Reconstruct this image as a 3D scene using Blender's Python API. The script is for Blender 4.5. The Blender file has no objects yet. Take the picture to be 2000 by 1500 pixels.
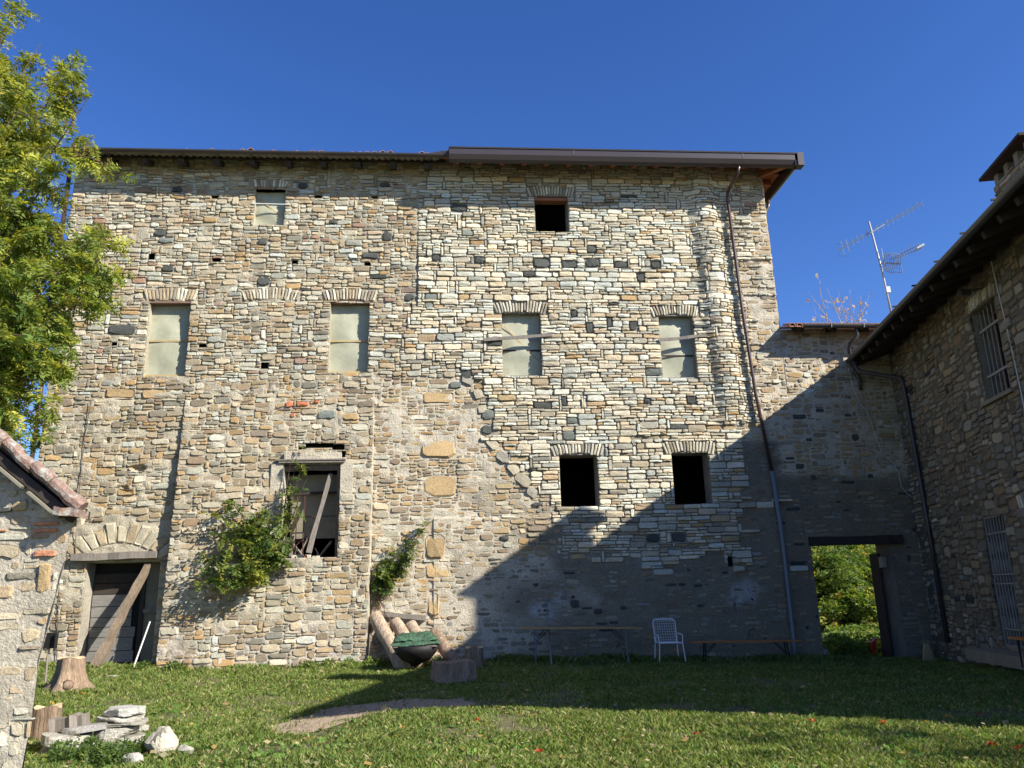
import bpy, math, random
import numpy as np
from mathutils import Vector, Matrix

random.seed(7); rng = np.random.default_rng(11)
sc = bpy.context.scene
COL = sc.collection
R = math.radians

# ------------------------------------------------------------------ camera, sky, sun, exposure
FPX = 1556.0
PITCH, YAW, ROLL = R(14.9), R(4.6), R(1.45)
EYE = Vector((0, 0, 1.5))
fw = Vector((math.sin(YAW)*math.cos(PITCH), math.cos(YAW)*math.cos(PITCH), math.sin(PITCH)))
r0 = Vector((math.cos(YAW), -math.sin(YAW), 0)); u0 = r0.cross(fw)
rt = r0*math.cos(ROLL) - u0*math.sin(ROLL); up = rt.cross(fw)
cam_d = bpy.data.cameras.new('camera'); cam = bpy.data.objects.new('camera', cam_d); COL.objects.link(cam)
cam.matrix_world = Matrix(((rt.x, up.x, -fw.x, EYE.x), (rt.y, up.y, -fw.y, EYE.y), (rt.z, up.z, -fw.z, EYE.z), (0, 0, 0, 1)))
cam_d.sensor_width = 36; cam_d.lens = 36*FPX/2000; cam_d.clip_end = 2000; cam_d.clip_start = .05
sc.camera = cam

SUN = Vector((1.5, -1.0, 1.153)).normalized()
world = bpy.data.worlds.new('World'); sc.world = world; world.use_nodes = True
nt = world.node_tree; nt.nodes.clear()
sky = nt.nodes.new('ShaderNodeTexSky'); sky.sky_type = 'NISHITA'; sky.sun_disc = False
sky.sun_elevation = R(32.6); sky.sun_rotation = R(123.7); sky.altitude = 600; sky.air_density = .95; sky.dust_density = .3; sky.ozone_density = 4.0
bg = nt.nodes.new('ShaderNodeBackground'); bg.inputs[1].default_value = .098
wo = nt.nodes.new('ShaderNodeOutputWorld')
hs = nt.nodes.new('ShaderNodeHueSaturation'); hs.inputs['Saturation'].default_value = 1.22; hs.inputs['Hue'].default_value = .515
nt.links.new(sky.outputs[0], hs.inputs['Color']); nt.links.new(hs.outputs[0], bg.inputs[0]); nt.links.new(bg.outputs[0], wo.inputs[0])
sd = bpy.data.lights.new('sun', 'SUN'); sd.energy = 5.0; sd.angle = R(.53); sd.color = (1, .945, .84)
so = bpy.data.objects.new('sun', sd); COL.objects.link(so); so.rotation_euler = SUN.to_track_quat('Z', 'Y').to_euler()
sc.view_settings.view_transform = 'Standard'; sc.view_settings.look = 'None'
sc.view_settings.exposure = 1.0; sc.view_settings.gamma = 1; sc.view_settings.use_curve_mapping = False
sc.render.engine = 'CYCLES'
sc.cycles.max_bounces = 5; sc.cycles.diffuse_bounces = 2

# ------------------------------------------------------------------ measuring helpers
def ray(px, py): return fw + rt*((px-1000)/FPX) - up*((py-750)/FPX)
def atY(px, py, Y):
    d = ray(px, py); return EYE + d*((Y-EYE.y)/d.y)
def onplane(px, py, P, N):
    d = ray(px, py); return EYE + d*((P-EYE).dot(N)/d.dot(N))
def pxof(p):
    d = Vector(p)-EYE; z = d.dot(fw); return 1000+FPX*d.dot(rt)/z, 750-FPX*d.dot(up)/z
WY = 20.0
def W(px, py):
    p = atY(px, py, WY); return p.x, p.z
GX = [-40, -12, -8.5, -6.6, -1.9, 1.4, 5, 8.6, 11, 14, 40]; GZ = [.3, .3, .2, .08, .0, .0, -.1, -.17, -.26, -.3, -.3]
def ground(x, y):
    t = np.clip((y-9)/10, 0, 1)
    return np.interp(x, GX, GZ)*t + .025*np.sin(x*1.3+y*.7)*np.cos(y*1.1)*np.clip((19.5-y)/4, 0, 1)
def G(px, py):
    d = ray(px, py)
    z = 0.
    for _ in range(6):
        p = EYE + d*((z-EYE.z)/d.z); z = float(ground(p.x, p.y))
    return p

# ------------------------------------------------------------------ object helpers
def tag(o, label=None, cat=None, group=None, kind=None):
    if label: o['label'] = label
    if cat: o['category'] = cat
    if group: o['group'] = group
    if kind: o['kind'] = kind
    return o
def empty(name, loc=(0, 0, 0), rz=0):
    o = bpy.data.objects.new(name, None); COL.objects.link(o); o.location = loc; o.rotation_euler = (0, 0, rz)
    o.empty_display_size = .2
    return o
class MB:
    def __init__(s): s.v = []; s.f = []; s.c = []
    def add(s, vs, fs, col=None):
        b = len(s.v); s.v += [tuple(v) for v in vs]
        s.f += [tuple(b+i for i in f) for f in fs]; s.c += [col]*len(fs); return s
    def box(s, a, b, col=None):
        (x0, y0, z0), (x1, y1, z1) = a, b
        return s.add([(x0,y0,z0),(x1,y0,z0),(x1,y1,z0),(x0,y1,z0),(x0,y0,z1),(x1,y0,z1),(x1,y1,z1),(x0,y1,z1)],
              [(0,3,2,1),(4,5,6,7),(0,1,5,4),(1,2,6,5),(2,3,7,6),(3,0,4,7)], col)
    def beam(s, p, q, w, h, upv=(0, 0, 1), col=None, jit=0, taper=1.0, seg=1):
        p, q = Vector(p), Vector(q); d = (q-p).normalized(); u = Vector(upv)
        a = d.cross(u)
        if a.length < 1e-4: a = d.cross(Vector((1, 0, 0)))
        a.normalize(); b = a.cross(d).normalized()
        vs = []
        for k in range(seg+1):
            t = k/seg; sc_ = 1+(taper-1)*t; c = p+(q-p)*t
            if jit and 0 < k < seg: c = c + a*random.uniform(-jit, jit)+b*random.uniform(-jit, jit)
            ww = w*sc_*(1+(random.uniform(-.15, .15) if jit else 0)); hh = h*sc_*(1+(random.uniform(-.15, .15) if jit else 0))
            for sa, sb in ((-1,-1),(1,-1),(1,1),(-1,1)): vs.append(c+a*sa*ww/2+b*sb*hh/2)
        fs = [(0,1,2,3), tuple(4*seg+i for i in (3,2,1,0))]
        for k in range(seg):
            for i in range(4): j = (i+1) % 4; fs.append((4*k+j, 4*k+i, 4*k+4+i, 4*k+4+j))
        return s.add(vs, fs, col)
    def tube(s, pts, rad, n=6, col=None, caps=True):
        pts = [Vector(p) for p in pts]; m = len(pts)
        if not hasattr(rad, '__len__'): rad = [rad]*m
        vs = []; ref = None
        for i, p in enumerate(pts):
            d = (pts[min(i+1, m-1)]-pts[max(i-1, 0)]).normalized()
            if ref is None:
                ref = d.cross(Vector((0, 0, 1)))
                if ref.length < .1: ref = d.cross(Vector((1, 0, 0)))
            ref = (ref - d*ref.dot(d)).normalized(); b = d.cross(ref)
            for k in range(n):
                a = 2*math.pi*k/n; vs.append(p+(ref*math.cos(a)+b*math.sin(a))*rad[i])
        fs = []
        for i in range(m-1):
            for k in range(n): k2 = (k+1) % n; fs.append((i*n+k, i*n+k2, i*n+n+k2, i*n+n+k))
        if caps: fs += [tuple(range(n))[::-1], tuple((m-1)*n+k for k in range(n))]
        return s.add(vs, fs, col)
    def build(s, name, mat, parent=None, smooth=False, bevel=0):
        me = bpy.data.meshes.new(name); me.from_pydata(s.v, [], s.f)
        if any(c is not None for c in s.c):
            at = me.color_attributes.new('Col', 'FLOAT_COLOR', 'CORNER'); arr = []
            for f, c in zip(s.f, s.c): arr += list((*(c or (.3, .3, .3)), 1.0))*len(f)
            at.data.foreach_set('color', arr)
        me.materials.append(mat)
        if smooth: me.polygons.foreach_set('use_smooth', [True]*len(me.polygons))
        me.update()
        o = bpy.data.objects.new(name, me); COL.objects.link(o)
        if parent is not None:
            o.parent = parent
            if parent.type == 'EMPTY': o.matrix_parent_inverse = Matrix.Translation(-Vector(parent.location))
        if bevel:
            b = o.modifiers.new('b', 'BEVEL'); b.width = bevel; b.segments = 2; b.limit_method = 'ANGLE'
        return o

def vnoise(p, seed=0):
    """smooth value noise on (...,3) array"""
    p = np.asarray(p, float); i = np.floor(p).astype(np.int64); f = p-i; f = f*f*(3-2*f)
    def h(a, b, c):
        n = (a*374761393 + b*668265263 + c*2147483647 + seed*974634777) & 0xffffffff
        n = ((n ^ (n >> 13))*1274126177) & 0xffffffff
        return ((n ^ (n >> 16)) & 0xffff)/65535.0
    r = 0
    for dx in (0, 1):
        for dy in (0, 1):
            for dz in (0, 1):
                w = (f[..., 0] if dx else 1-f[..., 0])*(f[..., 1] if dy else 1-f[..., 1])*(f[..., 2] if dz else 1-f[..., 2])
                r = r + w*h(i[..., 0]+dx, i[..., 1]+dy, i[..., 2]+dz)
    return r*2-1

# ------------------------------------------------------------------ materials
def mat(name, col=(.5, .5, .5), rough=.8, attr=False, n1=(3, .25), n2=(40, .15), bump=(60, .3, .01), metal=0, tint=None, trans=0, spec=.3, tscale=.6, stretch=None, island=0):
    m = bpy.data.materials.new(name); m.use_nodes = True; n = m.node_tree; L = n.links; ns = n.nodes; ns.clear()
    out = ns.new('ShaderNodeOutputMaterial'); b = ns.new('ShaderNodeBsdfPrincipled')
    b.inputs['Roughness'].default_value = rough; b.inputs['Metallic'].default_value = metal
    b.inputs['Specular IOR Level'].default_value = spec
    tc = ns.new('ShaderNodeNewGeometry'); src = tc.outputs['Position']
    if stretch:
        mp = ns.new('ShaderNodeMapping'); mp.inputs['Scale'].default_value = stretch
        if len(stretch) == 4: pass
        L.new(src, mp.inputs[0]); src = mp.outputs[0]
    if attr:
        a = ns.new('ShaderNodeAttribute'); a.attribute_name = 'Col'; c = a.outputs['Color']
    else:
        a = ns.new('ShaderNodeRGB'); a.outputs[0].default_value = (*col, 1); c = a.outputs[0]
    def noise(scale, detail=4):
        t = ns.new('ShaderNodeTexNoise'); t.inputs['Scale'].default_value = scale; t.inputs['Detail'].default_value = detail
        t.inputs['Roughness'].default_value = .65; L.new(src, t.inputs['Vector']); return t.outputs['Fac']
    if tint:   # patches of a second colour (stain, lichen, rust)
        rmp = ns.new('ShaderNodeMapRange'); rmp.inputs[1].default_value = tint[1]; rmp.inputs[2].default_value = tint[1]+.12
        L.new(noise(tscale, 8), rmp.inputs[0]); mx = ns.new('ShaderNodeMix'); mx.data_type = 'RGBA'
        ml = ns.new('ShaderNodeMath'); ml.operation = 'MULTIPLY'; ml.inputs[1].default_value = tint[2]; L.new(rmp.outputs[0], ml.inputs[0])
        L.new(ml.outputs[0], mx.inputs[0]); L.new(c, mx.inputs[6]); mx.inputs[7].default_value = (*tint[0], 1); c = mx.outputs[2]
    for sc_, amt in (n1, n2):
        if not amt: continue
        mr = ns.new('ShaderNodeMapRange'); mr.inputs[1].default_value = .25; mr.inputs[2].default_value = .75
        mr.inputs[3].default_value = 1-amt; mr.inputs[4].default_value = 1+amt; L.new(noise(sc_), mr.inputs[0])
        vm = ns.new('ShaderNodeVectorMath'); vm.operation = 'SCALE'; L.new(c, vm.inputs[0]); L.new(mr.outputs[0], vm.inputs['Scale']); c = vm.outputs[0]
    if island:
        mr = ns.new('ShaderNodeMapRange'); mr.inputs[3].default_value = 1-island; mr.inputs[4].default_value = 1+island; L.new(tc.outputs['Random Per Island'], mr.inputs[0])
        vm = ns.new('ShaderNodeVectorMath'); vm.operation = 'SCALE'; L.new(c, vm.inputs[0]); L.new(mr.outputs[0], vm.inputs['Scale']); c = vm.outputs[0]
    L.new(c, b.inputs['Base Color'])
    if bump:
        bp = ns.new('ShaderNodeBump'); bp.inputs['Strength'].default_value = bump[1]; bp.inputs['Distance'].default_value = bump[2]
        L.new(noise(bump[0], 8), bp.inputs['Height']); L.new(bp.outputs[0], b.inputs['Normal'])
    if trans:
        tr = ns.new('ShaderNodeBsdfTranslucent'); vm = ns.new('ShaderNodeVectorMath'); vm.operation = 'MULTIPLY'; L.new(c, vm.inputs[0]); vm.inputs[1].default_value = (1.3, 1.25, .5)
        L.new(vm.outputs[0], tr.inputs[0]); ms = ns.new('ShaderNodeMixShader'); ms.inputs[0].default_value = trans
        L.new(b.outputs[0], ms.inputs[1]); L.new(tr.outputs[0], ms.inputs[2]); L.new(ms.outputs[0], out.inputs[0])
    else: L.new(b.outputs[0], out.inputs[0])
    return m
M = dict(
    stone=mat('stone', attr=True, n1=(.9, .16), n2=(24, .28), bump=(38, .8, .02), rough=.92, tint=((.13, .12, .095), .60, .5), tscale=9),
    mortar=mat('mortar', attr=True, n1=(1.3, .18), n2=(22, .3), bump=(28, 1.0, .03), rough=.95, tint=((.2, .17, .12), .55, .6), tscale=1.6),
    sheet=mat('plastic_sheet', (.37, .37, .27), .5, n1=(4, .15), n2=(70, .22), bump=(30, .5, .006), tint=((.50, .50, .40), .60, .6), tscale=24),
    yellow_wood=mat('yellow_wood', (.42, .31, .15), .7, n1=(5, .15), n2=(50, .2)),
    grey_wood=mat('grey_wood', (.20, .175, .15), .9, n1=(4, .3), n2=(60, .3), bump=(30, .7, .01), stretch=(6, 6, 1)),
    board_wood=mat('board_wood', (.20, .19, .175), .9, n1=(3, .3), n2=(40, .35), bump=(25, .8, .01), stretch=(1, 1, 9), island=.2),
    brown_wood=mat('brown_wood', (.20, .15, .105), .85, n1=(5, .35), n2=(50, .3), bump=(30, .8, .01), stretch=(5, 5, 1)),
    dark_wood=mat('dark_wood', (.045, .035, .03), .85, n1=(5, .3), n2=(50, .3)),
    red_wood=mat('red_wood', (.30, .12, .055), .6, n1=(4, .2), n2=(60, .2), stretch=(3, 1, 3)),
    gutter=mat('brown_gutter', (.052, .042, .043), .32, n1=(.7, .08), n2=(30, .05), bump=None, spec=.5),
    dkgutter=mat('dark_gutter', (.05, .042, .04), .4, n1=(1, .2), n2=(30, .1), bump=None, spec=.5),
    greygutter=mat('grey_gutter', (.06, .062, .06), .4, n1=(1, .2), n2=(30, .1), bump=None, spec=.5),
    greypipe=mat('grey_pipe', (.16, .18, .20), .4, n1=(1, .1), n2=(30, .1), bump=None),
    pipe=mat('brown_pipe', (.065, .036, .032), .35, n1=(1, .1), n2=(30, .1), bump=None, spec=.5),
    fibre=mat('fibre_cement', (.30, .28, .24), .9, n1=(3, .25), n2=(40, .2)),
    tile=mat('roof_tile', (.33, .15, .085), .9, n1=(6, .3), n2=(40, .3), tint=((.30, .28, .22), .52, .8), tscale=14, island=.25),
    lichen=mat('lichen_tile', (.25, .165, .13), .95, n1=(6, .3), n2=(40, .35), tint=((.34, .33, .29), .47, .95), tscale=11, island=.2, bump=(40, 1, .02)),
    lintel=mat('lintel', (.19, .12, .09), .85, n1=(3, .2), n2=(40, .2)),
    black=mat('dark_interior', (.02, .02, .018), .95, n1=(3, .2), n2=(10, .2), bump=None),  # near-black: the darkness of rooms and holes is put into the colour
    inner=mat('inner_plaster', (.22, .20, .15), .95, n1=(2, .2), n2=(20, .15)),
    rust=mat('rusty_iron', (.085, .04, .03), .7, n1=(6, .3), n2=(60, .3)),
    iron=mat('black_iron', (.014, .013, .013), .6, n1=(6, .3), n2=(60, .3), tint=((.2, .07, .03), .62, .8), tscale=9),
    alu=mat('aluminium', (.42, .43, .43), .45, metal=.3, n1=(3, .1), n2=(30, .1), bump=None),
    white=mat('white_metal', (.72, .73, .74), .4, n1=(3, .06), n2=(30, .06), bump=None),
    cable=mat('white_cable', (.6, .6, .57), .6, n1=(3, .06), n2=(30, .06), bump=None),
    ironbar=mat('grey_iron_bar', (.26, .25, .23), .6, n1=(3, .1), n2=(30, .1), bump=None),
    dkcable=mat('dark_cable', (.06, .05, .045), .6, n1=(3, .06), n2=(30, .06), bump=None),
    leaf=mat('leaf', attr=True, rough=.55, n1=(3, .15), n2=(30, .12), bump=None, trans=.46),
    grass=mat('grass', attr=True, rough=.7, n1=(.9, .22), n2=(7, .2), bump=None, trans=.35, spec=.15),
    bark=mat('bark', (.13, .10, .075), .95, n1=(6, .3), n2=(50, .3), bump=(30, 1, .02), stretch=(4, 4, 1)),
    logbark=mat('pale_log_bark', (.38, .29, .21), .95, n1=(9, .4), n2=(30, .4), bump=(22, 1, .04), stretch=(1, 1, .35), tint=((.13, .09, .06), .60, .8), tscale=11),
    redlog=mat('stump_wood', (.27, .19, .13), .95, n1=(5, .35), n2=(30, .4), bump=(24, 1, .05), stretch=(1.6, 1.6, .3), tint=((.46, .36, .26), .52, .8), tscale=6),
    endgrain=mat('cut_wood', (.48, .36, .22), .9, n1=(9, .2), n2=(60, .25), bump=(60, .5, .005)),
    soil=mat('turf_soil', (.13, .12, .055), .98, n1=(.8, .25), n2=(14, .35), bump=(30, 1, .03), tint=((.17, .125, .08), .60, .8), tscale=.9),
    dirt=mat('bare_dirt', (.33, .25, .175), .98, n1=(2, .25), n2=(25, .35), bump=(30, 1, .02)),
    tarp=mat('green_tarp', (.045, .115, .06), .4, n1=(6, .3), n2=(40, .3), bump=(14, 1, .06), spec=.5, tint=((.02, .045, .03), .5, .6), tscale=5),
    slab=mat('slab_stone', attr=True, n1=(5, .25), n2=(30, .3), bump=(24, 1, .03), rough=.95, tint=((.14, .12, .08), .56, .75), tscale=7),
    flat_slab=mat('slab', attr=True, n1=(4, .2), n2=(30, .25), bump=(22, .5, .01), rough=.9),
    beer_table=mat('varnished_board', (.36, .23, .09), .5, n1=(3, .15), n2=(50, .1), bump=None),
    red=mat('red_plastic', (.55, .03, .02), .4, bump=None), yellow=mat('yellow_plastic', (.75, .5, .03), .4, bump=None),
    orange=mat('orange_board', (.45, .17, .05), .5, bump=None),
    paint=mat('white_panel', (.6, .6, .58), .5, bump=None),
    lampglass=mat('lamp_glass', (.12, .12, .12), .15, bump=None),
    glass=mat('dark_glass', (.015, .017, .02), .08, bump=None, spec=.6),
)

# ------------------------------------------------------------------ stone colours
CC = dict(cream=(.49, .435, .315), pale=(.59, .55, .43), tan=(.39, .31, .20), ochre=(.42, .30, .155), grey=(.38, .355, .28), gbr=(.275, .235, .17),
          dark=(.075, .078, .07), red=(.34, .23, .165), brick=(.46, .16, .08), slate=(.17, .185, .16), sbrown=(.30, .225, .15))
MIX = dict(
    R=[('pale', 52), ('cream', 28), ('grey', 11), ('tan', 4), ('ochre', 2), ('gbr', 3), ('dark', .6)],
    L=[('cream', 40), ('pale', 18), ('tan', 20), ('ochre', 6), ('gbr', 7), ('red', 2.5), ('grey', 5), ('dark', .3)],
    B=[('tan', 32), ('cream', 24), ('gbr', 16), ('ochre', 15), ('pale', 6), ('grey', 3), ('sbrown', 6)],
    M=[('tan', 32), ('cream', 20), ('ochre', 26), ('pale', 6), ('gbr', 6), ('sbrown', 10)],
    S=[('tan', 34), ('cream', 34), ('gbr', 16), ('pale', 10), ('sbrown', 6)],
    P=[('gbr', 30), ('tan', 22), ('grey', 28), ('sbrown', 10), ('dark', 6)],
    C=[('pale', 22), ('cream', 30), ('grey', 28), ('gbr', 14), ('tan', 6)],
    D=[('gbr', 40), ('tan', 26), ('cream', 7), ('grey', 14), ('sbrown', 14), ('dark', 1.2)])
# style: wmin, wmax, [h choices], protrusion, gap, skip chance, raggedness
ST = dict(
    R=dict(w=(.16, .48), h=[.06, .065, .07, .075, .08, .09, .10, .12, .16], p=(.035, .075), gap=.011, skip=.0, rag=.10, tall=.035),
    L=dict(w=(.12, .42), h=[.05, .06, .07, .08, .09, .10, .12, .14, .17], p=(.014, .045), gap=.014, skip=.015, rag=.17, tall=.02),
    B=dict(w=(.11, .44), h=[.05, .06, .07, .09, .11, .13, .16, .2], p=(.010, .033), gap=.014, skip=.05, rag=.2, tall=.01),
    M=dict(w=(.13, .48), h=[.06, .07, .09, .10, .12, .14, .17], p=(.006, .02), gap=.022, skip=.10, rag=.26, tall=.0),
    P=dict(w=(.13, .42), h=[.08, .10, .13], p=(.002, .014), gap=.03, skip=.38, rag=.3, tall=.0),
    C=dict(w=(.10, .26), h=[.05, .06, .07, .08, .10], p=(.03, .06), gap=.010, skip=.0, rag=.15, tall=.0),
    S=dict(w=(.14, .44), h=[.06, .08, .10, .13, .17], p=(.004, .018), gap=.024, skip=.3, rag=.28, tall=.0),
    D=dict(w=(.16, .50), h=[.08, .10, .12, .14, .17, .2, .24], p=(.008, .035), gap=.016, skip=.03, rag=.2, tall=.03))
def pick(style):
    it = MIX[style]; r = random.uniform(0, sum(w for _, w in it))
    for n, w in it:
        r -= w
        if r <= 0: break
    c = CC[n]; k = random.uniform(.85, 1.12)*dict(L=.9, B=.86, M=.92, D=.68, P=.75).get(style, 1); j = random.uniform(-.035, .035)  # D and P stones darkened further, shade put into their colour
    return tuple(max(.01, v*k*(1+s*j*3)) for v, s in zip(c, (1, 0, -1)))

LEV = [-.5]
while LEV[-1] < 14: LEV.append(LEV[-1]+random.choice([.062, .065, .07, .072, .075, .08, .085, .09, .1, .12, .165]))
LEV = np.array(LEV)
def pack(x0, x1, z0, z1, obst, style, cell=.02):
    nc = int(round((x1-x0)/cell)); skyl = np.full(nc, z0, float); xs = x0+(np.arange(nc)+.5)*cell
    ob = np.array(obst, float).reshape(-1, 4)   # x0,x1,z0,z1
    out = []
    for _ in range(60000):
        i = int(np.argmin(skyl)); z = skyl[i]
        if z >= z1-.025: break
        if len(ob):
            hit = ob[(ob[:, 0] < xs[i]) & (ob[:, 1] > xs[i]) & (ob[:, 2] <= z+.02) & (ob[:, 3] > z+.012)]
            if len(hit):
                o = hit[0]; m = (xs > o[0]) & (xs < o[1]) & (skyl >= o[2]-.03) & (skyl < o[3]); skyl[m] = o[3]; skyl[i] = max(skyl[i], o[3]); continue
        a = i
        while a > 0 and abs(skyl[a-1]-z) < .012: a -= 1
        b = i+1
        while b < nc and abs(skyl[b]-z) < .012: b += 1
        run = (b-a)*cell
        st = style(xs[i], z+.05); S = ST[st]; h = random.choice(S['h']) ; wmin, wmax = S['w']
        if st == 'R':
            up_l = LEV[LEV > z+.034]; h = up_l[0]-z
            if random.random() < .10 and len(up_l) > 1 and up_l[1]-z < .22: h = up_l[1]-z
        aspect = random.uniform(1.1, 4.2) if st != 'R' else random.uniform(1.8, 6)
        w = min(max(h*aspect, wmin), wmax)
        if S['tall'] and random.random() < S['tall']: h = random.uniform(.2, .3); w = random.uniform(.055, .1)
        if run-w < wmin*.7: w = run if run < wmax*1.15 else run/2
        k = max(1, int(round(w/cell)))
        side = random.random() < .5
        ia, ib = (a, a+k) if side else (b-k, b)
        ia = max(ia, a); ib = min(ib, b)
        for nb in ((ia-1, ib) if st != 'R' else ()):   # level with neighbours
            if 0 <= nb < nc:
                dh = skyl[nb]-z
                if abs(dh-h) < .034 and dh > .035: h = dh
        xa, xb = x0+ia*cell, x0+ib*cell
        bad = False
        for o in ob:
            if o[0] < xb-1e-4 and o[1] > xa+1e-4 and o[2] < z+h and o[3] > z+.012:
                if o[2] > z+.028: h = o[2]-z
                elif o[0] > xa+.04: xb = o[0]
                elif o[1] < xb-.04: xa = o[1]
                else: bad = True
        h = min(h, z1-z+.02)
        if bad or xb-xa < .035 or h < .025:
            skyl[ia:ib] = z+max(h, .02) if not bad else z+.02
            continue
        ia2 = int(round((xa-x0)/cell)); ib2 = max(ia2+1, int(round((xb-x0)/cell)))
        skyl[ia2:ib2] = z+h
        if random.random() < S['skip']*(1.5 if h < .1 else .8): continue
        out.append((xa, xb, z, z+h, st))
    return out

class Wall:
    """a masonry face: local u (along), v (up), n (out)"""
    def __init__(s, P, U, N, surf, warp=.012):
        s.P, s.U, s.N = Vector(P), Vector(U), Vector(N); s.surf = surf; s.warp = warp; s.st = []
    def to3(s, u, v, n):
        return (s.P.x+s.U.x*u+s.N.x*n, s.P.y+s.U.y*u+s.N.y*n, s.P.z+v)
    def poly(s, pts, p, col, gap=.01, bulge=.11):
        """pts: outline (ccw) in u,v"""
        cu = sum(a for a, _ in pts)/len(pts); cv = sum(b for _, b in pts)/len(pts)
        area = .5*abs(sum(pts[i][0]*pts[(i+1) % len(pts)][1]-pts[(i+1) % len(pts)][0]*pts[i][1] for i in range(len(pts))))
        vs = []; n = len(pts); base = s.surf(cu, cv)
        q = [base if abs(s.surf(a, b)-base) > .25 else s.surf(a, b) for a, b in pts]
        tilt_u = random.uniform(-.10, .10); tilt_v = random.uniform(-.16, .10)
        for (a, b), sf in zip(pts, q): vs.append(s.to3(a, b, sf-.035))
        for (a, b), sf in zip(pts, q): vs.append(s.to3(a, b, sf+p*random.uniform(.45, .75)+.001))
        for (a, b), sf in zip(pts, q):
            k = 1-bulge*random.uniform(.6, 1.5); aa, bb = cu+(a-cu)*k, cv+(b-cv)*k
            vs.append(s.to3(aa, bb, sf+p*random.uniform(.85, 1.1)+(aa-cu)*tilt_u+(bb-cv)*tilt_v+.001))
        ju = cu+random.uniform(-.15, .15)*(max(a for a, _ in pts)-cu); jv = cv+random.uniform(-.2, .2)*(max(b for _, b in pts)-cv)
        vs.append(s.to3(ju, jv, base+p*random.uniform(.95, 1.3)))
        fs = []
        for i in range(n):
            j = (i+1) % n
            fs += [(i, j, n+j, n+i), (n+i, n+j, 2*n+j, 2*n+i), (2*n+i, 2*n+j, 3*n)]
        s.st.append((area, vs, fs, col))
    def rect(s, xa, xb, za, zb, st, col=None, p=None, warp=True):
        S = ST[st]; g = S['gap']*random.uniform(.6, 1.3); w, h = xb-xa-g, zb-za-g
        if w < .02 or h < .015: return
        cu, cv = (xa+xb)/2, (za+zb)/2; rag = S['rag']
        if warp:
            wv = s.warp*(math.sin(cu*1.7+cv*.9)+math.sin(cu*4.3+cv*3.1)*.6); rot = random.uniform(-.035, .035)*(1.6 if st in 'BMLD' else .5)
        else: wv = 0; rot = 0
        m = min(w, h); pts = []; cs = [(-1, -1), (1, -1), (1, 1), (-1, 1)]; J = rag*m
        for i, (sx, sy) in enumerate(cs):
            ch = m*random.uniform(.08, .30)*(1.0 if st in 'RC' else 1.35); ch2 = m*random.uniform(.06, .26)
            ix, iy = random.uniform(0, J*.9), random.uniform(0, J*.7)
            X, Y = sx*(w/2-ix), sy*(h/2-iy)
            a_, b_ = (X, Y-sy*ch2), (X-sx*ch*1.3, Y)
            pts += [a_, b_] if i % 2 else [b_, a_]
            nx, ny = cs[(i+1) % 4]
            if i % 2 == 0 or i == 1 or True:
                ex, ey = (sx+nx)/2, (sy+ny)/2
                if ex == 0 and w > .16: pts.append((random.uniform(-.18, .18)*w, ey*(h/2-random.uniform(-.15, .9)*J)))
        # order: chamfer points per corner counter clockwise
        pts.sort(key=lambda q_: math.atan2(q_[1]/h, q_[0]/w))
        pts = [(cu+x-y*rot, cv+wv+y+x*rot) for x, y in pts]
        s.poly(pts, p if p is not None else random.uniform(*S['p']), col or pick(st))
    def voussoirs(s, ua, ub, z0, hgt, n, sag, flare=.35, cols=('cream', 'grey', 'gbr', 'pale')):
        """fan of thin upright stones over an opening"""
        c = (ua+ub)/2; half = (ub-ua)/2
        for k in range(n):
            t0 = -1+2*k/n+.02; t1 = -1+2*(k+1)/n-.02
            def pt(t, top):
                zz = z0+sag*(1-t*t); u = c+t*half*(1+(flare*hgt/half*.9 if top else 0)); return (u, zz+(hgt*(1-.10*abs(t)) if top else 0))
            hh = random.uniform(-.03, .03)
            a, b, d, e = pt(t0, 0), pt(t1, 0), pt(t1, 1), pt(t0, 1)
            lo = random.uniform(-.02, .015)
            a = (a[0], a[1]+lo); b = (b[0], b[1]+lo+random.uniform(-.01, .01))
            d = (d[0], d[1]+hh); e = (e[0], e[1]+hh+random.uniform(-.015, .015))
            mid1 = ((b[0]+d[0])/2+random.uniform(-.006, .006), (b[1]+d[1])/2); mid2 = ((a[0]+e[0])/2+random.uniform(-.006, .006), (a[1]+e[1])/2)
            cc = CC[random.choice(cols)]; f = random.uniform(.95, 1.15)
            s.poly([a, b, mid1, d, e, mid2], random.uniform(.03, .045), tuple(x*f for x in cc), bulge=.14)
    def build(s, parent, name='stone', limit=300, rest='stone_masonry'):
        s.st.sort(key=lambda t: -t[0])
        for k, (_, vs, fs, col) in enumerate(s.st[:limit]):
            MB().add(vs, fs, col).build(name, M['stone'], parent)
        if len(s.st) > limit:
            mb = MB()
            for _, vs, fs, col in s.st[limit:]: mb.add(vs, fs, col)
            tag(mb.build(rest, M['stone'], parent), kind='stuff')
    def core(s, parent, u0, u1, v0, v1, holes, colf, step=.065, breaks=(), name='wall', amp=.006, top=None, ampf=None):
        us = set(np.arange(u0, u1, step).tolist()+[u1]); vs_ = set(np.arange(v0, v1, step).tolist()+[v1])
        for h in holes: us |= {h[0], h[1]}; vs_ |= {h[2], h[3]}
        for b in breaks: us |= {b-.004, b+.004}
        us = np.array(sorted(u for u in us if u0 <= u <= u1)); vs_ = np.array(sorted(v for v in vs_ if v0 <= v <= v1))
        def dd(a, keep):
            o = [a[0]]
            for x in a[1:]:
                if x-o[-1] < .003: continue
                o.append(x)
            return np.array(o)
        us = dd(us, None); vs_ = dd(vs_, None)
        nu, nv = len(us), len(vs_)
        UU, VV = np.meshgrid(us, vs_, indexing='ij')
        nn = np.array([[s.surf(a, b) for b in vs_] for a in us])
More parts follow.
